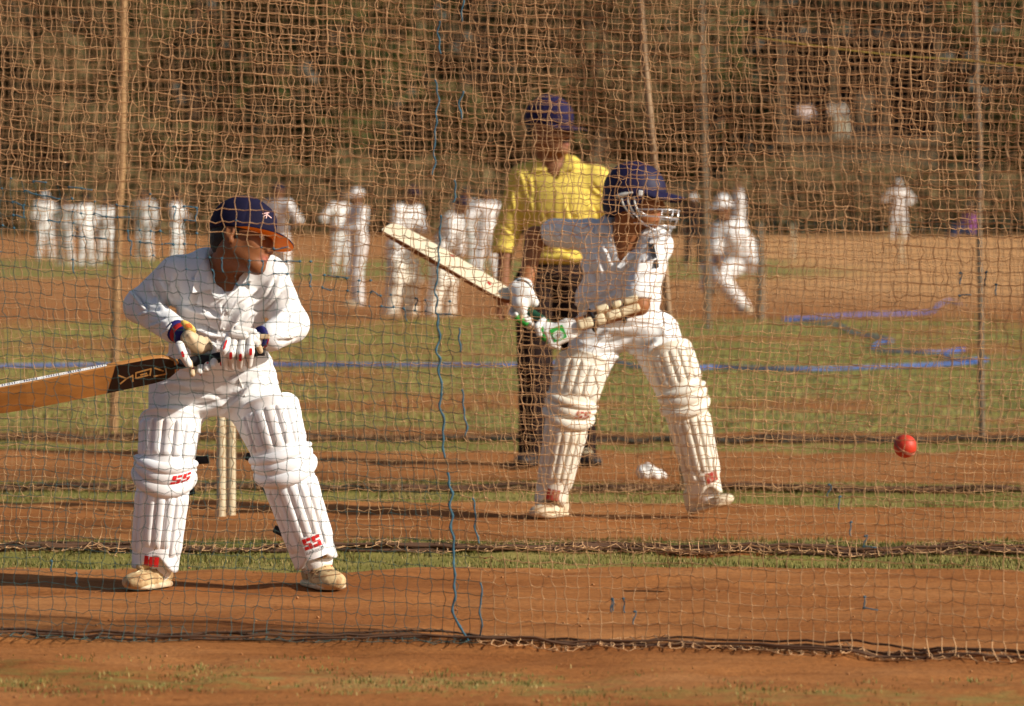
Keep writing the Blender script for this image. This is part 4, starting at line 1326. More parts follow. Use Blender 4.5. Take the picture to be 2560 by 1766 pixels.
# bat
toe, shd, end = J(-30, 1003, -.46), J(436, 912, -.335), J(660, 876, -.30)
a_ = nrm(toe - shd); dn = np.cross(a_, np.array([0, -1., 0])); dn = nrm(dn) * (1 if dn[2] > 0 else -1)     # up, across the blade
face_n = nrm(np.array([0, -1, 0]) * .80 - dn * .60)
bat1, bl1 = bat_mesh("cricket_bat", "oiled brown bat with black sticker held low by the left batsman", toe, shd, end, face_n, .106, .034, M['willow'], M['willow'], M['black'], spine=.2)
tb1 = bvh(bl1)
zz = lambda x, y: (90 + x / 5.933, 880 + y / 5.933)
ctr = lambda t, s_: shd + a_ * np.linalg.norm(toe - shd) * t + np.cross(face_n, a_) * s_
# black sticker on the near face, as a sheet hugging the blade
side = np.cross(nrm(face_n - a_ * (face_n @ a_)), a_); nn_ = nrm(face_n - a_ * (face_n @ a_)); LB = np.linalg.norm(toe - shd)
def wfun(t): return np.interp(t, [-.02, 0, .03, .07, .12, .3], [.30, .42, .72, .90, .97, 1]) * .053
def efun(t): return np.interp(t, [-.02, 0, .03, .07, .12, .3, .6], [.8, .85, .8, .75, .72, .8, 1]) * .017
V, F = [], []
nst, nsu = 14, 5
for i in range(nst):
    for j in range(nsu):
        s_ = -1 + 2 * j / (nsu - 1)
        t = .005 + (.345 + .03 * s_ * (1 if side[2] < 0 else -1) - .005) * i / (nst - 1)
        e = efun(t) * (.92 if abs(s_) > .9 else 1.06 if abs(s_) > .3 else 1.1)
        V.append(shd + a_ * LB * t + side * wfun(t) * .955 * s_ + nn_ * (e + .0008))
F = [(i * nsu + j, (i + 1) * nsu + j, (i + 1) * nsu + j + 1, i * nsu + j + 1) for i in range(nst - 1) for j in range(nsu - 1)]
stk = obj("sticker", V, F, mat("black_maroon_sticker", (.012, .005, .004), .4, .3, 10, spec=.4), bat1, smooth=False)
goldp = mat("tan_print", (.42, .22, .07), .5, .2, 40)
ltr = [[(1225, 350), (1340, 395), (1435, 350)], [(1340, 395), (1250, 470)], [(1432, 345), (1437, 435)],
       [(1690, 345), (1705, 250), (1480, 310), (1480, 390), (1660, 345)], [(1550, 340), (1640, 318)], [(1760, 240), (1885, 280)], [(1925, 250), (1930, 325), (1750, 362)]]
strokes("lettering", bvh(stk), [[zz(*p) for p in l] for l in ltr], 3.6, goldp, bat1, .0008, .0006)
# edge sticker with small print
edge_up = side if side[2] > 0 else -side
V, F = [], []
for i in range(9):
    t = .36 + .60 * i / 8
    e = efun(t)
    for k in (.62, -.1):
        V.append(shd + a_ * LB * t + edge_up * (.053 + .0008) + nn_ * e * k)
F = [(i * 2, i * 2 + 1, i * 2 + 3, i * 2 + 2) for i in range(8)]
obj("edge_sticker", V, F, M['glovew'], bat1, smooth=False)
V, F = [], []
g_ = np.random.default_rng(4)
for i in range(44):
    t = .38 + .56 * i / 43
    e = efun(t); w_ = g_.uniform(.002, .005)
    k0, k1 = (.5, .0) if i % 9 < 6 else (.45, .35)
    s = len(V)
    for tt, k in ((t, k0), (t + w_, k0), (t + w_ * .7, k1), (t - w_ * .3, k1)):
        V.append(shd + a_ * LB * tt + edge_up * (.053 + .0016) + nn_ * e * k)
    F.append((s, s + 1, s + 2, s + 3))
obj("edge_lettering", V, F, M['bandnavy'], bat1, smooth=False)
# gloves -------------------------------------------------------------
def glove_root(name, ops, m, vox=.0035):
    V, F = surface(ops, vox, .01)
    return obj(name, relax(V, F, 1), F, m, p1)
def finger(root, pts, r, m, name="finger", segs=True):
    pts = [np.asarray(p, float) for p in pts]
    ops = [('+', cone(a, b, ra, rb), .004) for (a, ra), (b, rb) in zip(zip(pts[:-1], r[:-1]), zip(pts[1:], r[1:]))]
    V, F = surface(ops, .003, .008)
    V = relax(V, F, 1)
    return obj(name, V, F, m, root)
def spot(root, fo, px, py, rx, ry, m=None, ang=0.):
    poly = []
    for k in range(14):
        a = 2 * math.pi * k / 14; x, y = rx * math.cos(a) * (1 - .25 * abs(math.cos(a)) * (abs(math.sin(a)) < .5)), ry * math.sin(a)
        poly.append((px + x * math.cos(ang) - y * math.sin(ang), py + x * math.sin(ang) + y * math.cos(ang)))
    patch("print_mark", bvh(fo), poly, m or M['red'], fo, .0008, .0008, 5)
def band(root, a, b, r0, r1, ms, name="wrist_band"):
    a, b = np.asarray(a, float), np.asarray(b, float)
    k = len(ms)
    for i, mm in enumerate(ms):
        u0, u1 = i / k, (i + 1) / k
        pp = [a + (b - a) * u for u in np.linspace(u0, u1, 5)]
        rr = [(r0 + (r1 - r0) * u) * (1 + .05 * math.sin(math.pi * v)) for u, v in zip(np.linspace(u0, u1, 5), np.linspace(0, 1, 5))]
        V, F = tube(pp, rr, 20); obj(name, V, F, mm, root)
# lower hand (left in the picture)
gl = glove_root("batting_glove", [('+', rbox(J(482, 850, -.318), (.036, .030, .022), Frame((0, 0, 0), (.8, 0, -.6)).R[[1, 0, 2]], .018), 0), ('+', cone(J(462, 842, -.29), J(500, 870, -.32), .024, .022), .012)] + [('+', cone(J(476 + 13 * k, 842 + 3 * k, -.345 + .012 * k), J(494 + 11 * k, 868 + 1 * k, -.335 + .014 * k), .0115, .0120), .005) for k in range(4)], M['glovetan'])
band(gl, J(440, 826, -.24), J(466, 846, -.30), .036, .031, [M['bandnavy'], M['bandred'], M['bandnavy']])
cuff = surface([('+', ell(J(471, 817, -.325), (.030, .010, .0125), np.array([nrm((.78, 0, -.62)), np.array([0, 1, 0]), nrm((.62, 0, .78))])), 0)], .0025, .005)
cf = obj("cuff_guard", cuff[0], cuff[1], M['badge'], gl)
gz_ = lambda x, y: (410 + x / 7.98, 780 + y / 7.98)
strokes("emblem", bvh(cf), [[gz_(450, 250), gz_(530, 265), gz_(560, 320)], [gz_(480, 300), gz_(540, 300)], [gz_(500, 240), gz_(490, 300)], [gz_(450, 265), gz_(470, 300)]], 3.0, mat("orange_print", (.7, .16, .03), .7), cf, .001, .0006)
th = finger(gl, [J(449, 864, -.352), J(458, 888, -.375), J(471, 910, -.372)], (.0150, .0145, .0125), M['glovew'], "thumb")
spot(gl, th, 457, 886, 4.5, 8, ang=-.3)
finger(gl, [J(472, 908, -.368), J(476, 916, -.36)], (.0125, .009), M['glovetan'], "thumb_tip")
for k, (tx, ty) in enumerate(((481, 935), (499, 929), (517, 922), (532, 914))):
    f = finger(gl, [J(486 + 15 * k, 872 - k * 2, -.29), J(490 + 14 * k, 900, -.285), J(tx + 3, ty - 12, -.325), J(tx, ty, -.352)], (.013, .013, .0125, .0105), M['glovew'] if k else M['glovetan'])
    if k in (0, 1, 2): spot(gl, f, tx + 2, ty + 8 if k == 1 else ty - 14, 3.5, 2.6)
spot(gl, gl, 503, 842, 5, 2.6, ang=.7)
# upper hand (right in the picture)
gr = glove_root("batting_glove", [('+', ell(J(615, 848, -.335), (.044, .026, .022)), 0), ('+', cone(J(640, 850, -.32), J(660, 852, -.30), .026, .028), .012)], M['glovew'])
chains = (((574, 838), (561, 874), (563, 920)), ((587, 847), (579, 884), (581, 917)), ((606, 851), (603, 884), (600, 915)), ((628, 843), (625, 880), (622, 912)))
for k, (a, b, c) in enumerate(chains):
    f = finger(gr, [J(*a, -.352), J(*b, -.378), J(*c, -.352)], (.0118, .0142, .0112), M['glovew'])
    if k == 0:
        spot(gr, f, 563, 862, 3.4, 13, ang=.33); spot(gr, f, 553, 910, 4, 5)
    else:
        mx, my = ((577, 890), (601, 894), (627, 880))[k - 1]
        spot(gr, f, mx, my, 5.2, 9.5, ang=.05)
finger(gr, [J(580, 834, -.362), J(612, 839, -.362)], (.0125, .0125), M['glovew'], "knuckle_roll")
finger(gr, [J(592, 822, -.352), J(634, 830, -.348)], (.011, .011), M['glovew'], "knuckle_roll")
finger(gr, [J(643, 842, -.34), J(642, 862, -.335)], (.012, .010), M['glovew'], "knuckle_roll")
finger(gr, [J(645, 862, -.33), J(651, 878, -.325)], (.011, .009), M['glovetan'], "thumb")
band(gr, J(646, 842, -.318), J(680, 845, -.285), .032, .040, [M['bandnavy'], M['bandred'], M['bandnavy'], M['glovetan']])
st_ = surface([('+', rbox(J(662, 842, -.345), (.016, .004, .008), None, .003), 0)], .0025, .005); obj("wrist_strap", st_[0], st_[1], M['glovetan'], gr)
print("left batsman", round(time.time() - T0, 1))
# ================================================================== the helmeted batsman
D2 = 16.43
CAST_D = D2
def K(px, py, dd=0.): return P(px, py, D2 + dd)
p2 = empty("person", G(1560, 1292), "person in white wearing a navy helmet with face grille, striding to play a shot", "person")
h2 = Frame(K(1592, 497, -.10), (.975, -.20, -.10), roll=-.06, scale=1.02)
rs, re_, rw = K(1470, 590, .05), K(1338, 592, .10), K(1312, 728, -.06)
ls, le, lw = K(1638, 620, -.08), K(1600, 765, -.22), K(1446, 812, -.26)
hA, kA, aA = K(1495, 850, .05), K(1436, 1000, -.05), K(1372, 1252, .02)
hB, kB, aB = K(1635, 850, .05), K(1692, 978, -.04), K(1764, 1232, .02)
neck2 = K(1572, 590, -.05)
V, F = surface(head_ops(h2, neck2, .056) + [('+', ell(K(1560, 655, -.01), (.135, .09, .13)), .03), ('+', ell(K(1548, 745, .02), (.13, .09, .13)), .04),
   ('+', cone(rs, re_, .046, .040), .03), ('+', cone(re_, rw, .039, .028), .012), ('+', cone(ls, le, .040, .034), .03), ('+', cone(le, lw, .036, .028), .012),
   ('+', cone(neck2, K(1562, 640, -.07), .058, .045), .03)], .0042)
V = relax(V, F, 1, .4)
b2 = obj("body", V, F, M['skin'], p2)
set_col(b2, skin_colour(V, h2, (.30, .115, .044), (.44, .14, .11)))
eyes(h2, p2)
# helmet
E = lambda c, r: ell(h2.p(*c), np.array(r) * h2.k, h2.R)
V, F = surface([('+', E((0, -.012, .030), (.099, .122, .112)), 0), ('+', E((0, -.055, -.03), (.092, .075, .075)), .02),
    ('&', half(nrm(-h2.u), h2.p(0, 0, -.085)), 0),
    ('-', E((0, .085, -.075), (.13, .085, .105)), .006), ('-', E((0, -.012, .02), (.086, .108, .10)), 0), ('-', E((0, -.02, -.09), (.082, .085, .10)), .004)], .0048)
V = relax(V, F, 2)
hel = obj("helmet", V, F, M['helmet'], p2)
brim(h2, .108, .185, .092, .045, .022, .03, .006, M['helmet'], M['navy'], hel, "peak")
# silver side plates
for s in (1, -1):
    for k in range(5):
        o_ = .010 * k
        pts = [h2.p(s * .090, -.045 + o_ * 1.2, .012), h2.p(s * .094, -.038 + o_ * 1.2, -.022), h2.p(s * .090, -.018 + o_ * 1.1, -.050), h2.p(s * .080, .012 + o_ * .8, -.078 + k * .002)]
        V, F = tube(smooth_path(pts, 12), .0046 * h2.k, 6); obj("side_plate", V, F, M['silver'] if k % 2 == 0 else M['navy'], hel)
    pts = [h2.p(s * .098, -.06, -.004), h2.p(s * .104, -.03, .008), h2.p(s * .105, .0, .018)]
    V, F = tube(smooth_path(pts, 8), [.009, .009, .009, .008, .007, .005, .004, .003], 8); obj("hinge", V, F, M['silver'], hel)
    V, F = surface([('+', rbox(h2.p(s * .104, .030, .018), (.003, .009, .011), h2.R, .002), 0)], .002, .005); obj("clip", V, F, M['glovew'], hel)
# grille
def horseshoe(z0, z1, yf, hw, yb=.015, n=26):
    out = []
    for a in np.linspace(-90, 90, n):
        a = math.radians(a); y = yb + (yf - yb) * max(0, math.cos(a)) ** .55; x = hw * math.copysign(abs(math.sin(a)) ** .8, math.sin(a))
        out.append(h2.p(x, y, z1 + (z0 - z1) * (y - yb) / (yf - yb)))
    return out
gp = []
for z0, z1, yf in ((-.030, -.045, .168), (-.062, -.068, .166), (-.094, -.098, .158)):
    gp.append(horseshoe(z0, z1, yf, .094))
for pts in gp:
    V, F = tube(pts, .0027, 6); obj("grille_wire", V, F, M['wire'], hel)
for i in (13, 9, 17, 5, 21):
    V, F = tube([gp[0][i], gp[1][i], gp[2][i]], .0023, 6); obj("grille_wire", V, F, M['wire'], hel)
for s in (1, -1):
    for a_, b_ in (((s * .094, -.03, -.03), (s * .085, .05, -.094)), ((s * .094, -.01, -.03), (s * .088, .07, -.068)), ((s * .085, .05, -.098), (s * .03, .13, -.128)), ((s * .02, .145, -.098), (s * .02, .135, -.135))):
        V, F = tube([h2.p(*a_), h2.p(*b_)], .0024, 6); obj("grille_wire", V, F, M['wire'], hel)
V, F = tube(smooth_path([h2.p(.05, .105, -.118), h2.p(.0, .15, -.135), h2.p(-.05, .105, -.118)], 10), .0024, 6); obj("grille_wire", V, F, M['wire'], hel)
# shirt
ops = [('+', ell(K(1562, 655, .0), (.168, .112, .150)), 0), ('+', ell(K(1545, 745, .02), (.170, .115, .11)), .05), ('+', ell(K(1556, 800, .045), (.185, .122, .055)), .03),
       ('+', cone(K(1480, 590, .03), K(1640, 610, -.07), .066, .064), .04), ('+', cone(K(1530, 575, .0), K(1610, 590, -.05), .05, .05), .03),
       ('+', cone(rs, K(1385, 583, .07), .062, .058), .03), ('+', cone(ls, K(1594, 735, -.20), .062, .053), .03),
       ('-', cone(K(1566, 545, -.06), K(1566, 600, -.11), .056, .050), .006), ('-', cone(K(1570, 600, -.17), K(1545, 672, -.19), .055, .008), .005),
       ('-', ell(K(1342, 588, .09), (.028, .05, .05)), .004), ('-', ell(K(1596, 758, -.215), (.048, .046, .026)), .004)]
V, F = surface(ops, .0055)
V = relax(V, F, 1)
V = creases(V, F, [(1545, 670, 1640, 600, 6, .010), (1560, 690, 1660, 620, 6, .010), (1540, 700, 1570, 780, 7, .010), (1460, 640, 1500, 740, 8, .010), (1480, 620, 1520, 720, 7, .008), (1500, 600, 1540, 660, 6, .008), (1400, 560, 1470, 600, 6, .008),
     (1430, 790, 1560, 730, 7, .010), (1430, 770, 1500, 720, 6, .010), (1580, 690, 1650, 660, 6, .009), (1600, 720, 1660, 690, 6, .008), (1370, 560, 1400, 610, 6, .006), (1440, 550, 1500, 580, 6, .006), (1470, 760, 1580, 790, 6, .009), (1575, 700, 1610, 650, 5, .008)], 1.7, .002, 13)
s2 = obj("shirt", V, F, M['cloth'], p2)
ts2 = bvh(s2)
patch("collar", ts2, [(1527, 527), (1500, 545), (1488, 572), (1486, 586), (1512, 585), (1522, 596), (1530, 604), (1532, 570)], M['cloth'], s2, .004, .005, 8, flare=(1545, 560, 70, .018))
patch("collar", ts2, [(1620, 566), (1642, 580), (1650, 605), (1622, 612), (1600, 630), (1552, 672), (1542, 668), (1590, 610)], M['cloth'], s2, .003, .005, 8, flare=(1590, 600, 80, .014))
patch("placket", ts2, [(1542, 672), (1556, 668), (1552, 720), (1560, 770), (1546, 770), (1538, 720)], M['cloth'], s2, .001, .003, 9)
patch("chin_strap", ts2, [(1628, 560), (1640, 562), (1634, 606), (1648, 668), (1638, 674), (1621, 614)], M['black'], hel, .006, .003, 9)
# trousers
ops = [('+', ell(K(1560, 818, .06), (.192, .125, .080)), 0), ('+', cone(K(1492, 850, .05), kA, .104, .076), .05), ('+', cone(K(1638, 850, .05), kB, .104, .078), .05),
       ('+', cone(kA, aA, .070, .056), .02), ('+', cone(kB, aB, .072, .056), .02)]
V, F = surface(ops, .0075)
V = relax(V, F, 1)
V = creases(V, F, [(1440, 880, 1600, 850, 8, .012), (1480, 905, 1580, 870, 7, .010), (1560, 870, 1640, 850, 7, .012), (1590, 880, 1660, 840, 7, .010), (1500, 830, 1620, 810, 8, .010), (1640, 800, 1700, 850, 8, .008), (1450, 850, 1520, 830, 7, .009)], 1.6, .002, 5)
t2 = obj("trousers", V, F, M['cloth'], p2)
# pads
pA, atA, rlA = leg_pad(p2, [K(1374, 1254, .01), K(1427, 1012, -.06), K(1462, 890, -.02)], (.10, -1, .08), (.062, .094, .104), M['padc'], depth=(.085, .09, .10), notch=.05, sag=.022, roll=.019)
pB, atB, rlB = leg_pad(p2, [K(1764, 1236, .01), K(1704, 984, -.06), K(1664, 868, -.02)], (.18, -1, .08), (.066, .090, .096), M['padc'], depth=(.085, .09, .10), notch=.05, sag=.018, roll=.019)
wornred = mat("faded_red_print", (.36, .035, .022), .7, .15, 40, dirt=(.55, .4, .25), dscale=60, damt=.6)
pad_letters(pA, atA, d_(26), .945, d_(19), .034, wornred, back=M['padc'], roll=rlA)
pad_letters(pA, atA, d_(-2), .13, d_(20), .055, wornred, kind="bars", off=.010, shear=0)
pad_letters(pB, atB, d_(40), 1.03, d_(15), .034, wornred, back=M['padc'], roll=(1.06,) + rlB[1:])
pad_letters(pB, atB, d_(14), .20, d_(19), .050, wornred, kind="bars", off=.012, shear=0)
# shoes
flat = lambda p, z=.004: np.array([p[0], p[1], z])
sa_ = shoe(p2, flat(K(1410, 1288, .06)), flat(K(1342, 1296, -.10)), 0, M['shoe2'], M['sole'], .046)
sb_ = shoe(p2, flat(K(1726, 1286, .05)), flat(K(1826, 1266, -.03), .055), 0, M['shoe2'], M['sole'], .046)
tsa, tsb = bvh(sa_), bvh(sb_)
CAST_D = D2
strokes("seam", tsa, [[(1338, 1276), (1360, 1268), (1384, 1266)], [(1344, 1286), (1372, 1280), (1398, 1282)], [(1362, 1254), (1380, 1258), (1398, 1256)], [(1356, 1262), (1378, 1264)]], 3.0, darkl, sa_, .0006, .0008)
strokes("seam", tsb, [[(1770, 1248), (1795, 1246), (1815, 1252)], [(1760, 1262), (1790, 1262), (1818, 1262)], [(1778, 1236), (1792, 1240)], [(1752, 1250), (1766, 1240)]], 3.0, darkl, sb_, .0006, .0008)
# bat
toe, shd2, end2 = K(966, 570, .10), K(1284, 752, -.12), K(1412, 838, -.22)
bat2, bl2 = bat_mesh("cricket_bat", "pale bat raised back behind the helmeted batsman, its face lit white", toe, shd2, end2, (.35, -.55, .75), .104, .034, M['willowp'], M['willowe'], M['gripgreen'], spine=.25)
tb2 = bvh(bl2)
CAST_D = D2
strokes("face_print", tb2, [[(1071, 592), (1082, 598), (1094, 606)]], 5, mat("green_print", (.03, .16, .10), .6), bat2, .001, .0006)
strokes("face_print", tb2, [[(1128, 636), (1135, 642)]], 5, M['red'], bat2, .001, .0006)
strokes("face_print", tb2, [[(1220, 706), (1226, 712)]], 5, M['red'], bat2, .001, .0006)
# gloves
def glove2(ops, m):
    V, F = surface(ops, .0035, .01)
    return obj("batting_glove", relax(V, F, 1), F, m, p2)
g1 = glove2([('+', ell(K(1306, 742, -.15), (.046, .036, .050)), 0), ('+', cone(K(1290, 722, -.13), K(1312, 716, -.10), .030, .032), .012), ('+', cone(K(1322, 735, -.16), K(1336, 757, -.15), .022, .018), .012), ('+', cone(K(1300, 760, -.17), K(1306, 778, -.17), .030, .020), .012)], M['glovew'])
for k in range(4):
    x = 1282 + k * 13; y = 782 + k * 8
    finger(g1, [K(x + 8, y - 22, -.10), K(x - 3, y + 2, -.115), K(x + 2, y + 10, -.155), K(x + 8, y + 4, -.18)], (.013, .013, .0125, .010), M['glovew'] if k != 1 else M['glovetan'])
finger(g1, [K(1294, 796, -.175), K(1314, 808, -.175)], (.014, .013), M['ggreen'], "finger_roll")
band(g1, K(1308, 712, -.10), K(1302, 728, -.13), .036, .040, [M['glovew'], M['black'], M['glovew']])
R_ = np.array([nrm((.92, 0, .40)), nrm((.1, -1, .1)), nrm((-.40, 0, .92))])
g2 = glove2([('+', rbox(K(1398, 834, -.27), (.058, .030, .042), R_, .018), 0), ('+', ell(K(1362, 822, -.26), (.034, .03, .026), R_), .02), ('+', cone(K(1418, 822, -.26), K(1436, 820, -.26), .034, .034), .015)], M['glovew'])
for k in range(4):
    x = 1352 + k * 12; y = 806 + k * 9
    finger(g2, [K(x + 6, y - 4, -.245), K(x - 8, y + 12, -.285), K(x - 2, y + 30, -.29), K(x + 8, y + 36, -.26)], (.014, .0145, .013, .010), M['glovew'] if k in (0, 3) else M['ggreen'])
tg2 = bvh(g2)
gq = lambda x, y: (1280 + x / 6.43, 680 + y / 6.43)
bd = patch("badge", tg2, [gq(600, 930), gq(700, 885), gq(810, 850), gq(850, 950), gq(885, 1050), gq(790, 1100), gq(680, 1135), gq(640, 1030)], M['ggreen'], g2, .001, .002, 6)
tbd = bvh(bd)
cx_, cy_ = gq(748, 1020)
patch("roundel", tbd, [(cx_ + 14 * math.cos(t), cy_ + 12.5 * math.sin(t)) for t in np.linspace(0, 2 * math.pi, 18, endpoint=False)], mat("pale_roundel", (.55, .72, .55), .6), g2, .001, .0008, 6)
patch("roundel_ring", tbd, [(cx_ + 9 * math.cos(t), cy_ + 8 * math.sin(t)) for t in np.linspace(0, 2 * math.pi, 16, endpoint=False)], M['glovew'], g2, .0024, .0006, 6)
strokes("roundel_letters", tbd, [[(cx_ - 6, cy_ - 1), (cx_ - 4, cy_ + 3)], [(cx_ - 1, cy_ - 4), (cx_ - 2, cy_ + 4)], [(cx_ + 3, cy_ - 4), (cx_ + 3, cy_ + 4)], [(cx_ + 6, cy_ - 3), (cx_ + 7, cy_ + 2)]] + [[(cx_ + 11.5 * math.cos(t), cy_ + 10.3 * math.sin(t)), (cx_ + 12.6 * math.cos(t), cy_ + 11.4 * math.sin(t))] for t in np.linspace(-.6, 2.6, 11)], 1.6, M['blackp'], g2, .0036, .0005)
# forearm guard
fa = nrm(lw - le); fn = nrm(np.array([.1, -1, .25]) - fa * (np.array([.1, -1, .25]) @ fa)); fu = np.cross(fa, fn); fu = fu if fu[2] > 0 else -fu
Lf = np.linalg.norm(lw - le)
ag = None
for t, dz, hl, hh in ((.92, -.010, .032, .020), (.68, -.012, .022, .022), (.46, -.010, .030, .018), (.20, -.010, .042, .017), (.60, .026, .026, .015), (.14, .026, .030, .014), (.36, .026, .020, .014)):
    c_ = le + fa * Lf * t + fn * .036 + fu * dz
    V, F = surface([('+', rbox(c_, (hl, .015, hh), np.array([fa, fn, fu]), .012), 0)], .0035, .006)
    if ag is None: ag = obj("arm_guard", relax(V, F, 1), F, M['guard'], p2)
    else: obj("guard_segment", relax(V, F, 1), F, M['guard'], ag)
for t in (.30, .78):
    pts = [le + fa * Lf * t + (fn * math.cos(a) + fu * math.sin(a)) * .042 for a in np.linspace(0, 2 * math.pi, 18)]
    V, F = tube(pts, .007, 6); obj("guard_strap", V, F, M['black'], ag)
print("helmeted batsman", round(time.time() - T0, 1))
# ================================================================== the man in yellow
D3 = 19.64
CAST_D = D3
def Q(px, py, dd=0.): return P(px, py, D3 + dd)
p3 = empty("person", G(1395, 1168), "person in a yellow shirt, dark trousers and navy cap standing behind the helmeted batsman", "person")
h3 = Frame(Q(1376, 322, -.03), (.78, -.62, -.05), roll=-.03, scale=1.16)
neck3 = Q(1386, 425, .01)
aL = [Q(1308, 448, .02), Q(1266, 585, .04), Q(1257, 715, -.02)]
aR = [Q(1494, 452, .02), Q(1528, 580, .06), Q(1512, 700, -.04)]
lA = [Q(1342, 700, .02), Q(1338, 920, -.02), Q(1328, 1135, .02)]
lB = [Q(1438, 700, .02), Q(1448, 920, .0), Q(1458, 1140, .05)]
hand3 = [('+', ell(Q(1252, 745, -.03), (.024, .042, .045)), .012)]
for k in range(4):
    hand3.append(('+', cone(Q(1248 + 3 * k, 758, -.05 + .022 * k), Q(1244 + 3 * k, 782 + (2, 6, 5, 0)[k], -.055 + .022 * k), .0095, .0085), .004))
    hand3.append(('+', cone(Q(1244 + 3 * k, 782 + (2, 6, 5, 0)[k], -.055 + .022 * k), Q(1251 + 3 * k, 796 + (2, 5, 4, -1)[k], -.05 + .022 * k), .0085, .007), .003))
hand3.append(('+', cone(Q(1262, 742, -.06), Q(1270, 770, -.075), .011, .008), .005))
V, F = surface(head_ops(h3, neck3, .054) + [('+', ell(Q(1398, 505, .03), (.155, .10, .15)), .03), ('+', ell(Q(1392, 640, .03), (.14, .10, .14)), .04),
   ('+', cone(aL[0], aL[1], .05, .042), .03), ('+', cone(aL[1], aL[2], .040, .029), .012), ('+', cone(aR[0], aR[1], .05, .042), .03), ('+', cone(aR[1], aR[2], .040, .029), .012),
   ('+', cone(neck3, Q(1390, 465, .0), .058, .05), .03)] + hand3, .0046)
V = relax(V, F, 1, .4)
b3 = obj("body", V, F, M['skin'], p3)
set_col(b3, skin_colour(V, h3, (.265, .112, .054), (.36, .13, .10)))
eyes(h3, p3)
V, F = surface([('+', ell(h3.p(0, -.016, .033), np.array((.078, .096, .088)) * h3.k, h3.R), 0), ('+', ell(h3.p(0, -.05, -.02), np.array((.06, .045, .045)) * h3.k, h3.R), .03),
    ('-', ell(h3.p(0, .085, -.03), np.array((.12, .08, .16)) * h3.k, h3.R), .006), ('-', ell(h3.p(.08, .0, -.012), np.array((.03, .022, .034)) * h3.k, h3.R), .004), ('-', ell(h3.p(-.08, .0, -.012), np.array((.03, .022, .034)) * h3.k, h3.R), .004)], .0045)
obj("hair", V, F, M['hair'], p3)
for s in (1, -1):    # moustache
    V, F = surface([('+', cone(h3.p(.002 * s, .101, -.046), h3.p(.024 * s, .088, -.052), .006 * h3.k, .0035 * h3.k), 0)], .0025, .005); obj("moustache", V, F, M['hair'], p3)
cap3 = cap_dome(h3, M['navyblue'], p3, grow=.013, zcut=.018, tilt=-.05, tall=1.05)
brim(h3, .090, .168, .074, .026, .020, .018, .004, M['navyblue'], M['navy'], cap3)
# shirt
ops = [('+', ell(Q(1398, 510, .03), (.190, .125, .165)), 0), ('+', ell(Q(1396, 610, .03), (.170, .125, .115)), .06), ('+', ell(Q(1396, 645, .03), (.172, .128, .04)), .03),
       ('+', cone(Q(1318, 445, .02), Q(1482, 448, .02), .064, .064), .05), ('+', cone(Q(1350, 420, .02), Q(1425, 418, .01), .055, .055), .04),
       ('+', cone(aL[0], aL[1], .068, .060), .03), ('+', cone(aL[1], Q(1258, 622, .02), .058, .056), .02), ('+', cone(aR[0], aR[1], .068, .058), .03), ('+', cone(aR[1], Q(1520, 610, .03), .056, .052), .02),
       ('-', cone(Q(1385, 385, -.03), Q(1392, 428, -.09), .056, .042), .006), ('-', cone(Q(1392, 428, -.12), Q(1394, 456, -.14), .032, .008), .005),
       ('-', ell(Q(1257, 640, .01), (.05, .06, .022)), .004)]
V, F = surface(ops, .006)
V = relax(V, F, 1)
V = creases(V, F, [(1300, 430, 1330, 520, 6, .011), (1320, 440, 1345, 560, 6, .010), (1285, 470, 1300, 560, 5, .010), (1450, 470, 1500, 560, 6, .009), (1340, 600, 1440, 650, 7, .010), (1350, 640, 1450, 620, 6, .010), (1420, 480, 1440, 600, 7, .008), (1250, 560, 1290, 600, 5, .010), (1262, 540, 1285, 480, 5, .009), (1360, 520, 1380, 640, 7, .007), (1480, 450, 1515, 500, 5, .009)], 1., .002, 23)
s3 = obj("shirt", V, F, M['yellow'], p3)
ts3 = bvh(s3)
patch("collar", ts3, [(1356, 388), (1340, 408), (1330, 430), (1352, 428), (1376, 426), (1392, 446), (1386, 425), (1366, 405)], M['yellow'], s3, .007, .007, 9)
patch("collar", ts3, [(1418, 380), (1432, 400), (1438, 425), (1420, 424), (1410, 430), (1397, 447), (1402, 425), (1412, 405)], M['yellow'], s3, .007, .007, 9)
patch("placket", ts3, [(1390, 475), (1400, 475), (1398, 560), (1394, 640), (1384, 640), (1388, 560)], M['yellow'], s3, .001, .003, 10)
patch("pocket", ts3, [(1425, 478), (1470, 478), (1472, 530), (1449, 540), (1427, 532)], M['yellow'], s3, .001, .003, 10)
ops = [('+', ell(Q(1392, 685, .03), (.168, .122, .075)), 0), ('+', cone(Q(1336, 715, .02), lA[1], .100, .080), .04), ('+', cone(lA[1], lA[2], .078, .062), .03), ('+', cone(Q(1440, 715, .02), lB[1], .100, .080), .04), ('+', cone(lB[1], lB[2], .078, .062), .03)]
V, F = surface(ops, .0085)
V = relax(V, F, 1)
V = creases(V, F, [(1290, 760, 1380, 740, 7, .012), (1300, 1080, 1350, 1100, 5, .012), (1300, 1110, 1350, 1090, 5, .012), (1290, 920, 1360, 940, 6, .010), (1340, 720, 1440, 740, 7, .01)], 1., .002, 33)
obj("trousers", V, F, M['trouser'], p3)
shoe(p3, flat(Q(1340, 1160, .08)), flat(Q(1305, 1166, -.12)), 0, M['shoed'], M['shoed'], .048)
shoe(p3, flat(Q(1446, 1162, .06)), flat(Q(1490, 1170, -.10)), 0, M['shoed'], M['shoed'], .048)

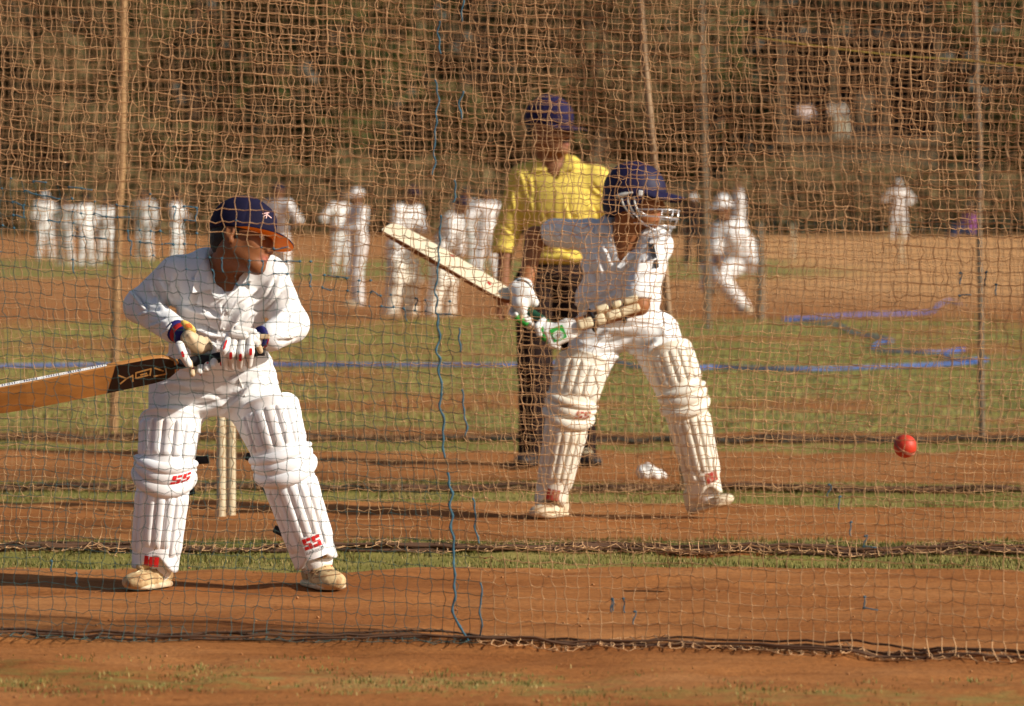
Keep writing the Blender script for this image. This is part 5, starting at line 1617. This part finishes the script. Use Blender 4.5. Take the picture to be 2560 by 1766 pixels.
# ================================================================== far people
def far_person(px, top, foot, label, clothes='farcloth', low=None, cap=None, face=0., lean=0., arms='down', stride=.10, pads=False, vox=.022, skin=(.16, .07, .035), side=0, group="players far out on the field"):
    f = G(px, foot); d = f[1]; Hh = (foot - top) * d / FPX
    root = empty("person", f, label, "person", group)
    s = Hh / 1.70
    fw = np.array([math.sin(face), -math.cos(face), 0.]); rt = np.array([math.cos(face), math.sin(face), 0.])      # facing; rt = picture right when facing the camera
    def B(x, y, z): return f + s * (rt * x + fw * (y + lean * max(0, z - .85)) + np.array([0, 0, z - .18 * lean * max(0, z - .85)]))
    hip = [B(-.10, 0, .90), B(.10, 0, .90)]; kn = [B(-.11 - stride * .4, .04, .48), B(.11 + stride * .4, .06, .48)]; an = [B(-.12 - stride, -.02, .07), B(.12 + stride, .02, .07)]
    sh = [B(-.19, 0, 1.39), B(.19, 0, 1.39)]
    if arms == 'down': el = [B(-.27, -.02, 1.12), B(.27, -.02, 1.12)]; wr = [B(-.28, .08, .88), B(.27, .08, .88)]
    elif arms == 'hips': el = [B(-.42, -.05, 1.16), B(.42, -.05, 1.16)]; wr = [B(-.20, .05, 1.0), B(.20, .05, 1.0)]
    elif arms == 'front': el = [B(-.27, .10, 1.14), B(.27, .10, 1.14)]; wr = [B(-.12, .32, 1.10), B(.12, .32, 1.12)]
    elif arms == 'up': el = [B(-.22, .05, 1.62), B(.27, -.02, 1.12)]; wr = [B(-.20, .05, 1.88), B(.25, .08, .88)]
    elif arms == 'knees': el = [B(-.27, .18, 1.06), B(.27, .18, 1.06)]; wr = [B(-.18, .30, .84), B(.18, .30, .84)]
    hc = B(0, .03, 1.58)
    fr = Frame(hc, fw + np.array([0, 0, -.1]), scale=s)
    ops = [('+', ell(fr.p(0, -.01, .02), np.array((.078, .098, .10)) * s, fr.R), 0), ('+', ell(fr.p(0, .03, -.05), np.array((.058, .06, .07)) * s, fr.R), .03 * s), ('+', cone(fr.p(0, .09, .0), fr.p(0, .108, -.03), .01 * s, .013 * s), .01),
           ('+', cone(fr.p(0, -.02, -.05), B(0, 0, 1.42), .055 * s, .06 * s), .02), ('+', ell(B(0, 0, 1.2), np.array((.14, .09, .2)) * s, fr.R), .03)]
    for i in (0, 1):
        ops += [('+', cone(sh[i], el[i], .045 * s, .04 * s), .02), ('+', cone(el[i], wr[i], .038 * s, .028 * s), .01), ('+', cone(wr[i], wr[i] + (wr[i] - el[i]) * .38, .034 * s, .026 * s), .01), ('+', cone(hip[i], kn[i], .07 * s, .05 * s), .02), ('+', cone(kn[i], an[i], .05 * s, .04 * s), .02)]
    V, F = surface(ops, vox * s, .05)
    o = obj("body", V, F, M['skin'], root); set_col(o, np.tile(np.array(skin), (len(V), 1)))
    ops = [('+', ell(B(0, 0, 1.28), np.array((.185, .125, .19)) * s, fr.R), 0), ('+', ell(B(0, 0, 1.02), np.array((.17, .125, .15)) * s, fr.R), .06 * s), ('+', cone(sh[0], sh[1], .075 * s, .075 * s), .04)]
    for i in (0, 1): ops += [('+', cone(sh[i], el[i], .072 * s, .062 * s), .03), ('+', cone(el[i], el[i] + (wr[i] - el[i]) * (.8 if i != side or arms == 'up' else .3), .058 * s, .048 * s), .02)]
    V, F = surface(ops, vox * s, .05)
    N_ = vnormals(V, F); V = V + N_ * ((fbm(V * 14 / s, int(px), 2) - .5) * .03 * s)[:, None]
    obj("shirt", V, F, M[clothes], root)
    ops = [('+', ell(B(0, 0, .92), np.array((.17, .125, .12)) * s, fr.R), 0)]
    for i in (0, 1): ops += [('+', cone(hip[i], kn[i], .098 * s, .08 * s), .04), ('+', cone(kn[i], an[i], .078 * s, .068 * s), .03)]
    V, F = surface(ops, vox * s, .05)
    obj("trousers", V, F, M[low or clothes], root)
    for i in (0, 1):
        V, F = surface([('+', cone(an[i] + [0, 0, -.02 * s], B((-.13, .13)[i] + (-1, 1)[i] * stride, .16, .035), .045 * s, .035 * s), 0)], .014 * s, .03); obj("shoe", V, F, M['sole'], root)
        if pads:
            c_ = kn[i] * .55 + an[i] * .45 + fw * .06 * s
            V, F = surface([('+', cone(an[i] + fw * .05 * s, kn[i] + fw * .06 * s + [0, 0, .05], .095 * s, .11 * s), .02), ('+', cone(kn[i] + fw * .10 * s - rt * .06, kn[i] + fw * .10 * s + rt * .06, .07 * s, .07 * s), .02), ('+', cone(kn[i] + fw * .06 * s, kn[i] + fw * .07 * s + [0, 0, .16 * s], .11 * s, .11 * s), .02)], .015 * s, .04)
            obj("leg_pad", V, F, M['padc'], root)
    m_ = M[cap] if cap else M['hair']
    V, F = surface([('+', ell(fr.p(0, -.012, .045), np.array((.085, .105, .10)) * s, fr.R), 0), ('&', half(-fr.u, fr.p(0, 0, .03 if cap else .02)), 0)] + ([('+', ell(fr.p(0, .09, .035), np.array((.07, .085, .014)) * s, fr.R), .01)] if cap else []), .012 * s, .03)
    obj("cap" if cap else "hair", V, F, m_, root)
    return root
far_person(112, 482, 652, "white-capped player at the left end of the far row", cap='farcloth', face=.4, stride=.04)
far_person(165, 492, 664, "player in white, second in the row at the far left", face=-.5, arms='hips', stride=.06)
far_person(214, 488, 668, "player in white, third in the row at the far left", face=.9, stride=.05)
far_person(266, 497, 662, "player in white standing just left of the tan bamboo pole", face=.2, arms='front', stride=.06)
far_person(362, 478, 652, "player in white standing just right of the tan bamboo pole", face=-.3, stride=.03)
far_person(440, 484, 660, "player in white above the left batsman's hunched shoulder", face=1.2, stride=.04, arms='front')
far_person(694, 462, 742, "player in white with navy cap seen behind the orange-brimmed cap", cap='navy', face=2.6, stride=.05, arms='hips')
far_person(848, 480, 690, "bareheaded player in white left of the man with a white cap", face=.8, arms='hips', stride=.04)
far_person(896, 474, 768, "player in white trousers and white cap standing with legs together", cap='farcloth', face=-1.2, stride=.0, arms='front')
far_person(994, 460, 792, "player in white with navy cap and pads behind the raised bat's tip", cap='navy', face=.9, lean=.30, stride=.06, pads=True, arms='front')
far_person(1092, 484, 792, "padded player in white bending forward behind the raised bat", cap='navy', face=1.3, lean=.45, stride=.20, pads=True, arms='knees')
far_person(1164, 470, 690, "slim player in white directly above the middle of the raised bat", face=2.8, stride=.03)
far_person(1218, 474, 700, "player in white partly hidden behind the yellow shirt's sleeve", face=-2.6, stride=.06, arms='hips')
far_person(1732, 488, 668, "person in a white cap and brown clothes beside the helmet's peak", 'trouser', cap='farcloth', face=.3, stride=.05)
far_person(2246, 452, 600, "distant player in white with hands on hips on the far right", cap='farcloth', face=.1, stride=.05, arms='hips')
# crouching player on the right
def croucher():
    f = G(1830, 782); d = f[1]
    C = lambda px, py, dd=0.: P(px, py, d + dd)
    root = empty("person", f, "player in white bending low with one arm raised, right of the helmeted batsman", "person", "players far out on the field")
    hc = C(1806, 520, -.25); fr = Frame(hc, (-.5, -.8, -.2), scale=1.05)
    hipc = C(1868, 645, .1); chest = C(1822, 585, -.1)
    k1, a1 = C(1795, 690, -.2), C(1858, 768, -.05); k2, a2 = C(1775, 668, .25), C(1768, 718, .35)
    s1_, s2_ = C(1795, 572, -.15), C(1850, 580, .05)
    ops = [('+', ell(fr.p(0, -.01, .02), (.078, .098, .10), fr.R), 0), ('+', ell(fr.p(0, .03, -.05), (.058, .06, .07), fr.R), .03), ('+', cone(fr.p(0, -.02, -.04), chest, .055, .08), .03), ('+', cone(chest, hipc, .10, .10), .05), ('+', cone(hipc, k1, .08, .06), .03), ('+', cone(k1, a1, .055, .045), .02), ('+', cone(hipc, k2, .08, .06), .03), ('+', cone(k2, a2, .055, .045), .02), ('+', cone(s1_, C(1788, 625, -.25), .045, .04), .02), ('+', cone(C(1788, 625, -.25), C(1800, 672, -.35), .038, .035), .02), ('+', cone(s2_, C(1848, 515, .05), .045, .04), .02), ('+', cone(C(1848, 515, .05), C(1846, 462, .0), .038, .034), .02)]
    V, F = surface(ops, .016, .05); o = obj("body", V, F, M['skin'], root); set_col(o, np.tile(np.array((.16, .07, .035)), (len(V), 1)))
    V, F = surface([('+', ell(chest, (.2, .16, .16)), 0), ('+', cone(chest, hipc, .17, .19), .06), ('+', cone(s1_, C(1788, 625, -.25), .08, .07), .03), ('+', cone(s2_, C(1880, 650, -.05), .08, .075), .04), ('+', cone(s2_, C(1848, 515, .05), .075, .065), .03), ('+', cone(C(1848, 515, .05), C(1846, 478, .02), .06, .05), .02)], .016, .05)
    V = V + vnormals(V, F) * ((fbm(V * 12, 5, 2) - .5) * .04)[:, None]; obj("shirt", V, F, M['farcloth'], root)
    V, F = surface([('+', ell(hipc, (.19, .17, .14)), 0), ('+', cone(hipc, k1, .13, .10), .05), ('+', cone(k1, a1, .095, .08), .03), ('+', cone(hipc, k2, .13, .10), .05), ('+', cone(k2, a2, .09, .08), .03)], .016, .05)
    obj("trousers", V, F, M['farcloth'], root)
    for a_ in (a1, a2):
        V, F = surface([('+', cone(a_, a_ + np.array([.06, -.12, -.05]), .055, .045), 0)], .014, .03); obj("shoe", V, F, M['sole'], root)
    V, F = surface([('+', ell(fr.p(0, -.012, .045), (.088, .108, .10), fr.R), 0), ('+', ell(fr.p(0, .02, .03), (.14, .16, .012), fr.R), .01), ('&', half(-fr.u, fr.p(0, 0, .02)), 0)], .012, .03); obj("sun_hat", V, F, M['farcloth'], root)
croucher()
def sitter(px, py, d, label, top, low, s=1., face=.3, group="people sitting far off", ground=False, seat=None):
    hipc = P(px, py, d)
    if seat is not None: hipc[2] = seat + .09 * s
    fw = np.array([math.sin(face), -math.cos(face), 0.]); rt = np.array([math.cos(face), math.sin(face), 0.])
    root = empty("person", hipc, label, "person", group)
    B = lambda x, y, z: hipc + s * (rt * x + fw * y + np.array([0, 0, z]))
    fr = Frame(B(0, .03, .74), fw, scale=s)
    kz = .22 if ground else .05; az = -.05 if ground else -.38
    kn = [B(-.13, .42, kz), B(.13, .42, kz)]; an = [B(-.12, .62 if ground else .44, az), B(.14, .66 if ground else .44, az)]
    ops = [('+', ell(fr.p(0, -.01, .02), np.array((.078, .098, .10)) * s, fr.R), 0), ('+', ell(fr.p(0, .03, -.05), np.array((.058, .06, .07)) * s, fr.R), .03), ('+', cone(fr.p(0, -.02, -.04), B(0, 0, .5), .055 * s, .07 * s), .03), ('+', cone(B(0, 0, .5), B(0, 0, .1), .1 * s, .1 * s), .04)]
    for i in (0, 1): ops += [('+', cone(B((-.19, .19)[i], 0, .5), B((-.25, .25)[i], .1, .26), .045 * s, .04 * s), .02), ('+', cone(B((-.25, .25)[i], .1, .26), B((-.12, .12)[i], .34, .2), .038 * s, .035 * s), .02), ('+', cone(B((-.1, .1)[i], 0, .06), kn[i], .07 * s, .055 * s), .02), ('+', cone(kn[i], an[i], .05 * s, .04 * s), .02)]
    V, F = surface(ops, .02 * s, .05); o = obj("body", V, F, M['skin'], root); set_col(o, np.tile(np.array((.15, .065, .033)), (len(V), 1)))
    V, F = surface([('+', ell(B(0, 0, .36), np.array((.18, .13, .22)) * s, fr.R), 0), ('+', ell(B(0, 0, .12), np.array((.18, .15, .12)) * s, fr.R), .05)] + [('+', cone(B((-.19, .19)[i], 0, .5), B((-.25, .25)[i], .1, .28), .072 * s, .065 * s), .03) for i in (0, 1)], .02 * s, .05); obj("shirt", V, F, top, root)
    V, F = surface([('+', ell(B(0, .02, .04), np.array((.18, .16, .1)) * s, fr.R), 0)] + [q_ for i in (0, 1) for q_ in (('+', cone(B((-.1, .1)[i], 0, .06), kn[i], .1 * s, .085 * s), .03), ('+', cone(kn[i], an[i], .08 * s, .07 * s), .03))], .02 * s, .05); obj("trousers", V, F, low, root)
    V, F = surface([('+', ell(fr.p(0, -.012, .045), np.array((.083, .103, .096)) * s, fr.R), 0), ('&', half(-fr.u, fr.p(0, 0, .02)), 0)], .015 * s, .03); obj("hair", V, F, M['hair'], root)
g_ = G(2425, 592)
sitter(2425, 588, g_[1], "person in a purple shirt sitting on the ground at the far right", mat("purple_cloth", (.34, .10, .34), .85), mat("navy_trouser", (.03, .035, .09), .85), 1.25, -1.1, ground=True)
print("people", round(time.time() - T0, 1))

# ================================================================== far backdrop: wall, trees, pavilion
def box_mesh(lo, hi):
    x0, y0, z0 = lo; x1, y1, z1 = hi
    V = [(x0, y0, z0), (x1, y0, z0), (x1, y1, z0), (x0, y1, z0), (x0, y0, z1), (x1, y0, z1), (x1, y1, z1), (x0, y1, z1)]
    return V, [(0, 3, 2, 1), (4, 5, 6, 7), (0, 1, 5, 4), (1, 2, 6, 5), (2, 3, 7, 6), (3, 0, 4, 7)]
M['wall'] = mat("dusty_plaster", (.20, .145, .085), .95, .22, .35, dirt=(.09, .065, .04), dscale=.5, damt=.7)
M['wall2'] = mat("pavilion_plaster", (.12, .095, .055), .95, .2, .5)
M['darkin'] = mat("dark_roof_inner_shade", (.018, .013, .010), .9, .3, 1.)  # near-black for roof and inside; the interior's shade is put into the colour
wl = empty("boundary_wall", (0, 150, 0), "long dusty brown boundary wall below the far trees", "wall")
for k in range(17):
    x0 = -51 + k * 6
    V, F = box_mesh((x0 + .2, 150, -.1), (x0 + 5.8, 150.3, 1.7 + .1 * math.sin(k * 2.1))); obj("panel", V, F, M['wall'], wl, smooth=False)
    V, F = box_mesh((x0 - .2, 149.85, -.1), (x0 + .2, 150.35, 1.95)); obj("pier", V, F, M['wall'], wl, smooth=False)
    V, F = box_mesh((x0 + .2, 149.9, 1.72 + .1 * math.sin(k * 2.1)), (x0 + 5.8, 150.4, 1.84 + .1 * math.sin(k * 2.1))); obj("coping", V, F, M['wall2'], wl, smooth=False)
def leaf_mat(name, c1, c2, c3): return blade_mat(name, c1, c2, c3)
LM = [leaf_mat("olive_leaves", (.050, .052, .014), (.095, .090, .026), (.150, .125, .045)), leaf_mat("dusty_leaves", (.085, .068, .026), (.140, .108, .044), (.19, .145, .065)), leaf_mat("deep_green_leaves", (.030, .042, .010), (.065, .082, .018), (.12, .125, .03))]
M['bark'] = mat("grey_bark", (.12, .085, .055), .95, .3, 4, .5, 20)
def tree(x, y, hgt, rad, kind, label, seed, lowest=2.2, n=6000, leaf=.20):
    g = np.random.default_rng(seed)
    root = empty("tree", (x, y, 0), label, "tree", "trees beyond the field")
    tp = smooth_path([(x, y, -.1), (x + g.normal(0, .15), y, hgt * .22), (x + g.normal(0, .4), y, hgt * .5), (x + g.normal(0, .5), y, hgt * .8)], 16)
    pr = [tube(tp, np.linspace(.28, .08, 16) * hgt / 9, 9)]
    cl = []
    for k in range(26):
        a = g.uniform(0, 2 * math.pi); zz_ = g.uniform(lowest + .4, hgt * .95); rr = rad * g.uniform(.25, 1) * math.sqrt(max(.15, 1 - ((zz_ - hgt * .62) / (hgt * .48)) ** 2))
        c = np.array([x + rr * math.cos(a), y + rr * math.sin(a) * .8, zz_]); cl.append(c)
        if k < 13:
            s_ = tp[int(g.integers(4, 13))]
            pr.append(tube(smooth_path([s_, (s_ + c) / 2 + [0, 0, .25], c], 7), np.linspace(.10, .025, 7) * hgt / 9, 5))
    V, F = merge(pr); obj("trunk", V, F, M['bark'], root)
    cl = np.array(cl)
    ci = g.integers(0, len(cl), n)
    cr = g.uniform(.55, 1.15, len(cl)) * rad * .42
    dv = g.normal(0, 1, (n, 3)); dv /= np.linalg.norm(dv, axis=1, keepdims=True)
    p = cl[ci] + dv * (cr[ci] * g.uniform(.3, 1, n) ** .5)[:, None] * np.array([1.1, 1, .75])
    p[:, 2] = np.maximum(p[:, 2], lowest * g.uniform(.7, 1.1, n))
    a = g.normal(0, 1, (n, 3)); a /= np.linalg.norm(a, axis=1, keepdims=True)
    b = np.cross(a, g.normal(0, 1, (n, 3))); b /= np.linalg.norm(b, axis=1, keepdims=True)
    ls = leaf * g.uniform(.6, 1.4, n)[:, None]
    V = np.stack([p - a * ls, p + b * ls * .5, p + a * ls, p - b * ls * .5], 1).reshape(-1, 3)
    F = np.arange(n * 4).reshape(n, 4)
    obj("crown", V, F, LM[kind], root, smooth=False)
tx = [(-24, 156, 11, 4.6, 1, 2), (-17.5, 154, 10, 4.2, 1, 1.8), (-12, 157, 12, 4.4, 0, 2.6), (-6.5, 155, 11, 4.2, 2, 2.4), (-1.2, 157, 12, 4.4, 0, 2.2), (3.2, 156, 10.5, 4.0, 1, 2.0), (7.4, 160, 12, 3.4, 2, 3.2), (20.8, 159, 12, 4.2, 2, 3.0), (26, 156, 11, 4.5, 1, 2.2)]
tl = ["dry brown tree at the left end of the far tree line", "dusty tree behind the tan bamboo pole", "olive tree above the left batsman", "green tree left of the yellow shirted man's head", "tall olive tree directly above the yellow shirted man", "dusty tree above the helmeted batsman", "green tree just left of the dark pavilion", "dark green tree right of the pavilion", "dusty tree at the far right end of the tree line"]
for k, (a, b, c, d2_, e, lo_) in enumerate(tx): tree(a, b, c, d2_, e, tl[k], 900 + k, lo_ * .45)
bk = np.random.default_rng(77)      # the wood behind reads as one mass
n = 60000
p = np.stack([bk.uniform(-75, 75, n), bk.uniform(166, 174, n), bk.uniform(0, 1, n) ** .9 * 13], 1)
a = bk.normal(0, 1, (n, 3)); a /= np.linalg.norm(a, axis=1, keepdims=True); b = np.cross(a, bk.normal(0, 1, (n, 3))); b /= np.linalg.norm(b, axis=1, keepdims=True)
ls = .42 * bk.uniform(.6, 1.4, n)[:, None]
V = np.stack([p - a * ls, p + b * ls * .6, p + a * ls, p - b * ls * .6], 1).reshape(-1, 3)
tag(obj("far_wood", V, np.arange(n * 4).reshape(n, 4), leaf_mat("shaded_wood", (.040, .035, .015), (.065, .055, .024), (.095, .078, .035)), smooth=False), "dense far wood closing the view behind the trees", "wood", kind="stuff")
# scrub along the wall foot
n = 30000
p = np.stack([bk.uniform(-50, 52, n), bk.uniform(146, 149.5, n), bk.uniform(0, 1, n) ** 1.3 * 2.6], 1)
p[:, 2] *= .35 + fbm(np.stack([p[:, 0] * .35, 0 * p[:, 0], 0 * p[:, 0]], 1), 3, 2)
ls = .17 * bk.uniform(.6, 1.4, n)[:, None]
a = bk.normal(0, 1, (n, 3)); a /= np.linalg.norm(a, axis=1, keepdims=True); b = np.cross(a, bk.normal(0, 1, (n, 3))); b /= np.linalg.norm(b, axis=1, keepdims=True)
V = np.stack([p - a * ls, p + b * ls * .6, p + a * ls, p - b * ls * .6], 1).reshape(-1, 3)
tag(obj("dry_scrub", V, np.arange(n * 4).reshape(n, 4), LM[1], smooth=False), "low dry scrub growing along the foot of the far wall", "scrub", kind="stuff")
# pavilion
dp = 154.0
xa, xb_ = P(1955, 500, dp)[0], P(2345, 500, dp)[0]
zf = P(2100, 345, dp)[2]; zr = P(2100, 95, dp)[2]
pv = empty("pavilion", ((xa + xb_) / 2, dp, 0), "two storey pavilion with a dark open upper floor at the upper right", "building")
def pbox(nm, lo, hi, m): V, F = box_mesh(lo, hi); return obj(nm, V, F, m, pv, smooth=False)
pbox("lower_wall", (xa, dp, -.1), (xb_, dp + 5, zf - .2), M['wall2'])
pbox("floor_slab", (xa - .15, dp - .25, zf - .2), (xb_ + .15, dp + 5, zf), M['wall'])
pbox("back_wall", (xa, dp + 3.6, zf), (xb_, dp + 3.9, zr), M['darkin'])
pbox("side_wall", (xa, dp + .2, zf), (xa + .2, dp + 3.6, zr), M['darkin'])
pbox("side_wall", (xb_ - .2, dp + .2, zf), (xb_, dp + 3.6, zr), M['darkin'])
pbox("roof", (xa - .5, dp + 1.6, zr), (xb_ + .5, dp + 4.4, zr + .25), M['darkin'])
for k in range(4): pbox("post", (xa + (xb_ - xa) * k / 3 - .07, dp + .02, zf), (xa + (xb_ - xa) * k / 3 + .07, dp + .16, zr), M['wall'])
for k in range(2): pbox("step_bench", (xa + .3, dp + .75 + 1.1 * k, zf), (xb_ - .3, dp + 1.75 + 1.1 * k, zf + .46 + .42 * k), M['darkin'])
sitter(2012, 292, dp + .9, "person in a pinkish shirt sitting at the left end of the dark pavilion", mat("pinkish_cloth", (.70, .58, .55), .9), M['trouser'], 1.1, .2, "spectators in the pavilion", seat=zf + .46)
sitter(2092, 292, dp + .9, "person in a pale shirt sitting in the middle of the dark pavilion", mat("pale_cloth", (.78, .72, .62), .9), mat("cream_cloth", (.6, .55, .42), .9), 1.2, .3, "spectators in the pavilion", seat=zf + .46)
sitter(2165, 268, dp + 2.0, "person in a yellowish shirt sitting right of the pavilion's middle", mat("yellowish_cloth", (.75, .62, .38), .9), mat("cream_trouser", (.62, .55, .35), .9), 1.2, -.2, "spectators in the pavilion", seat=zf + .88)
print("done", round(time.time() - T0, 1))
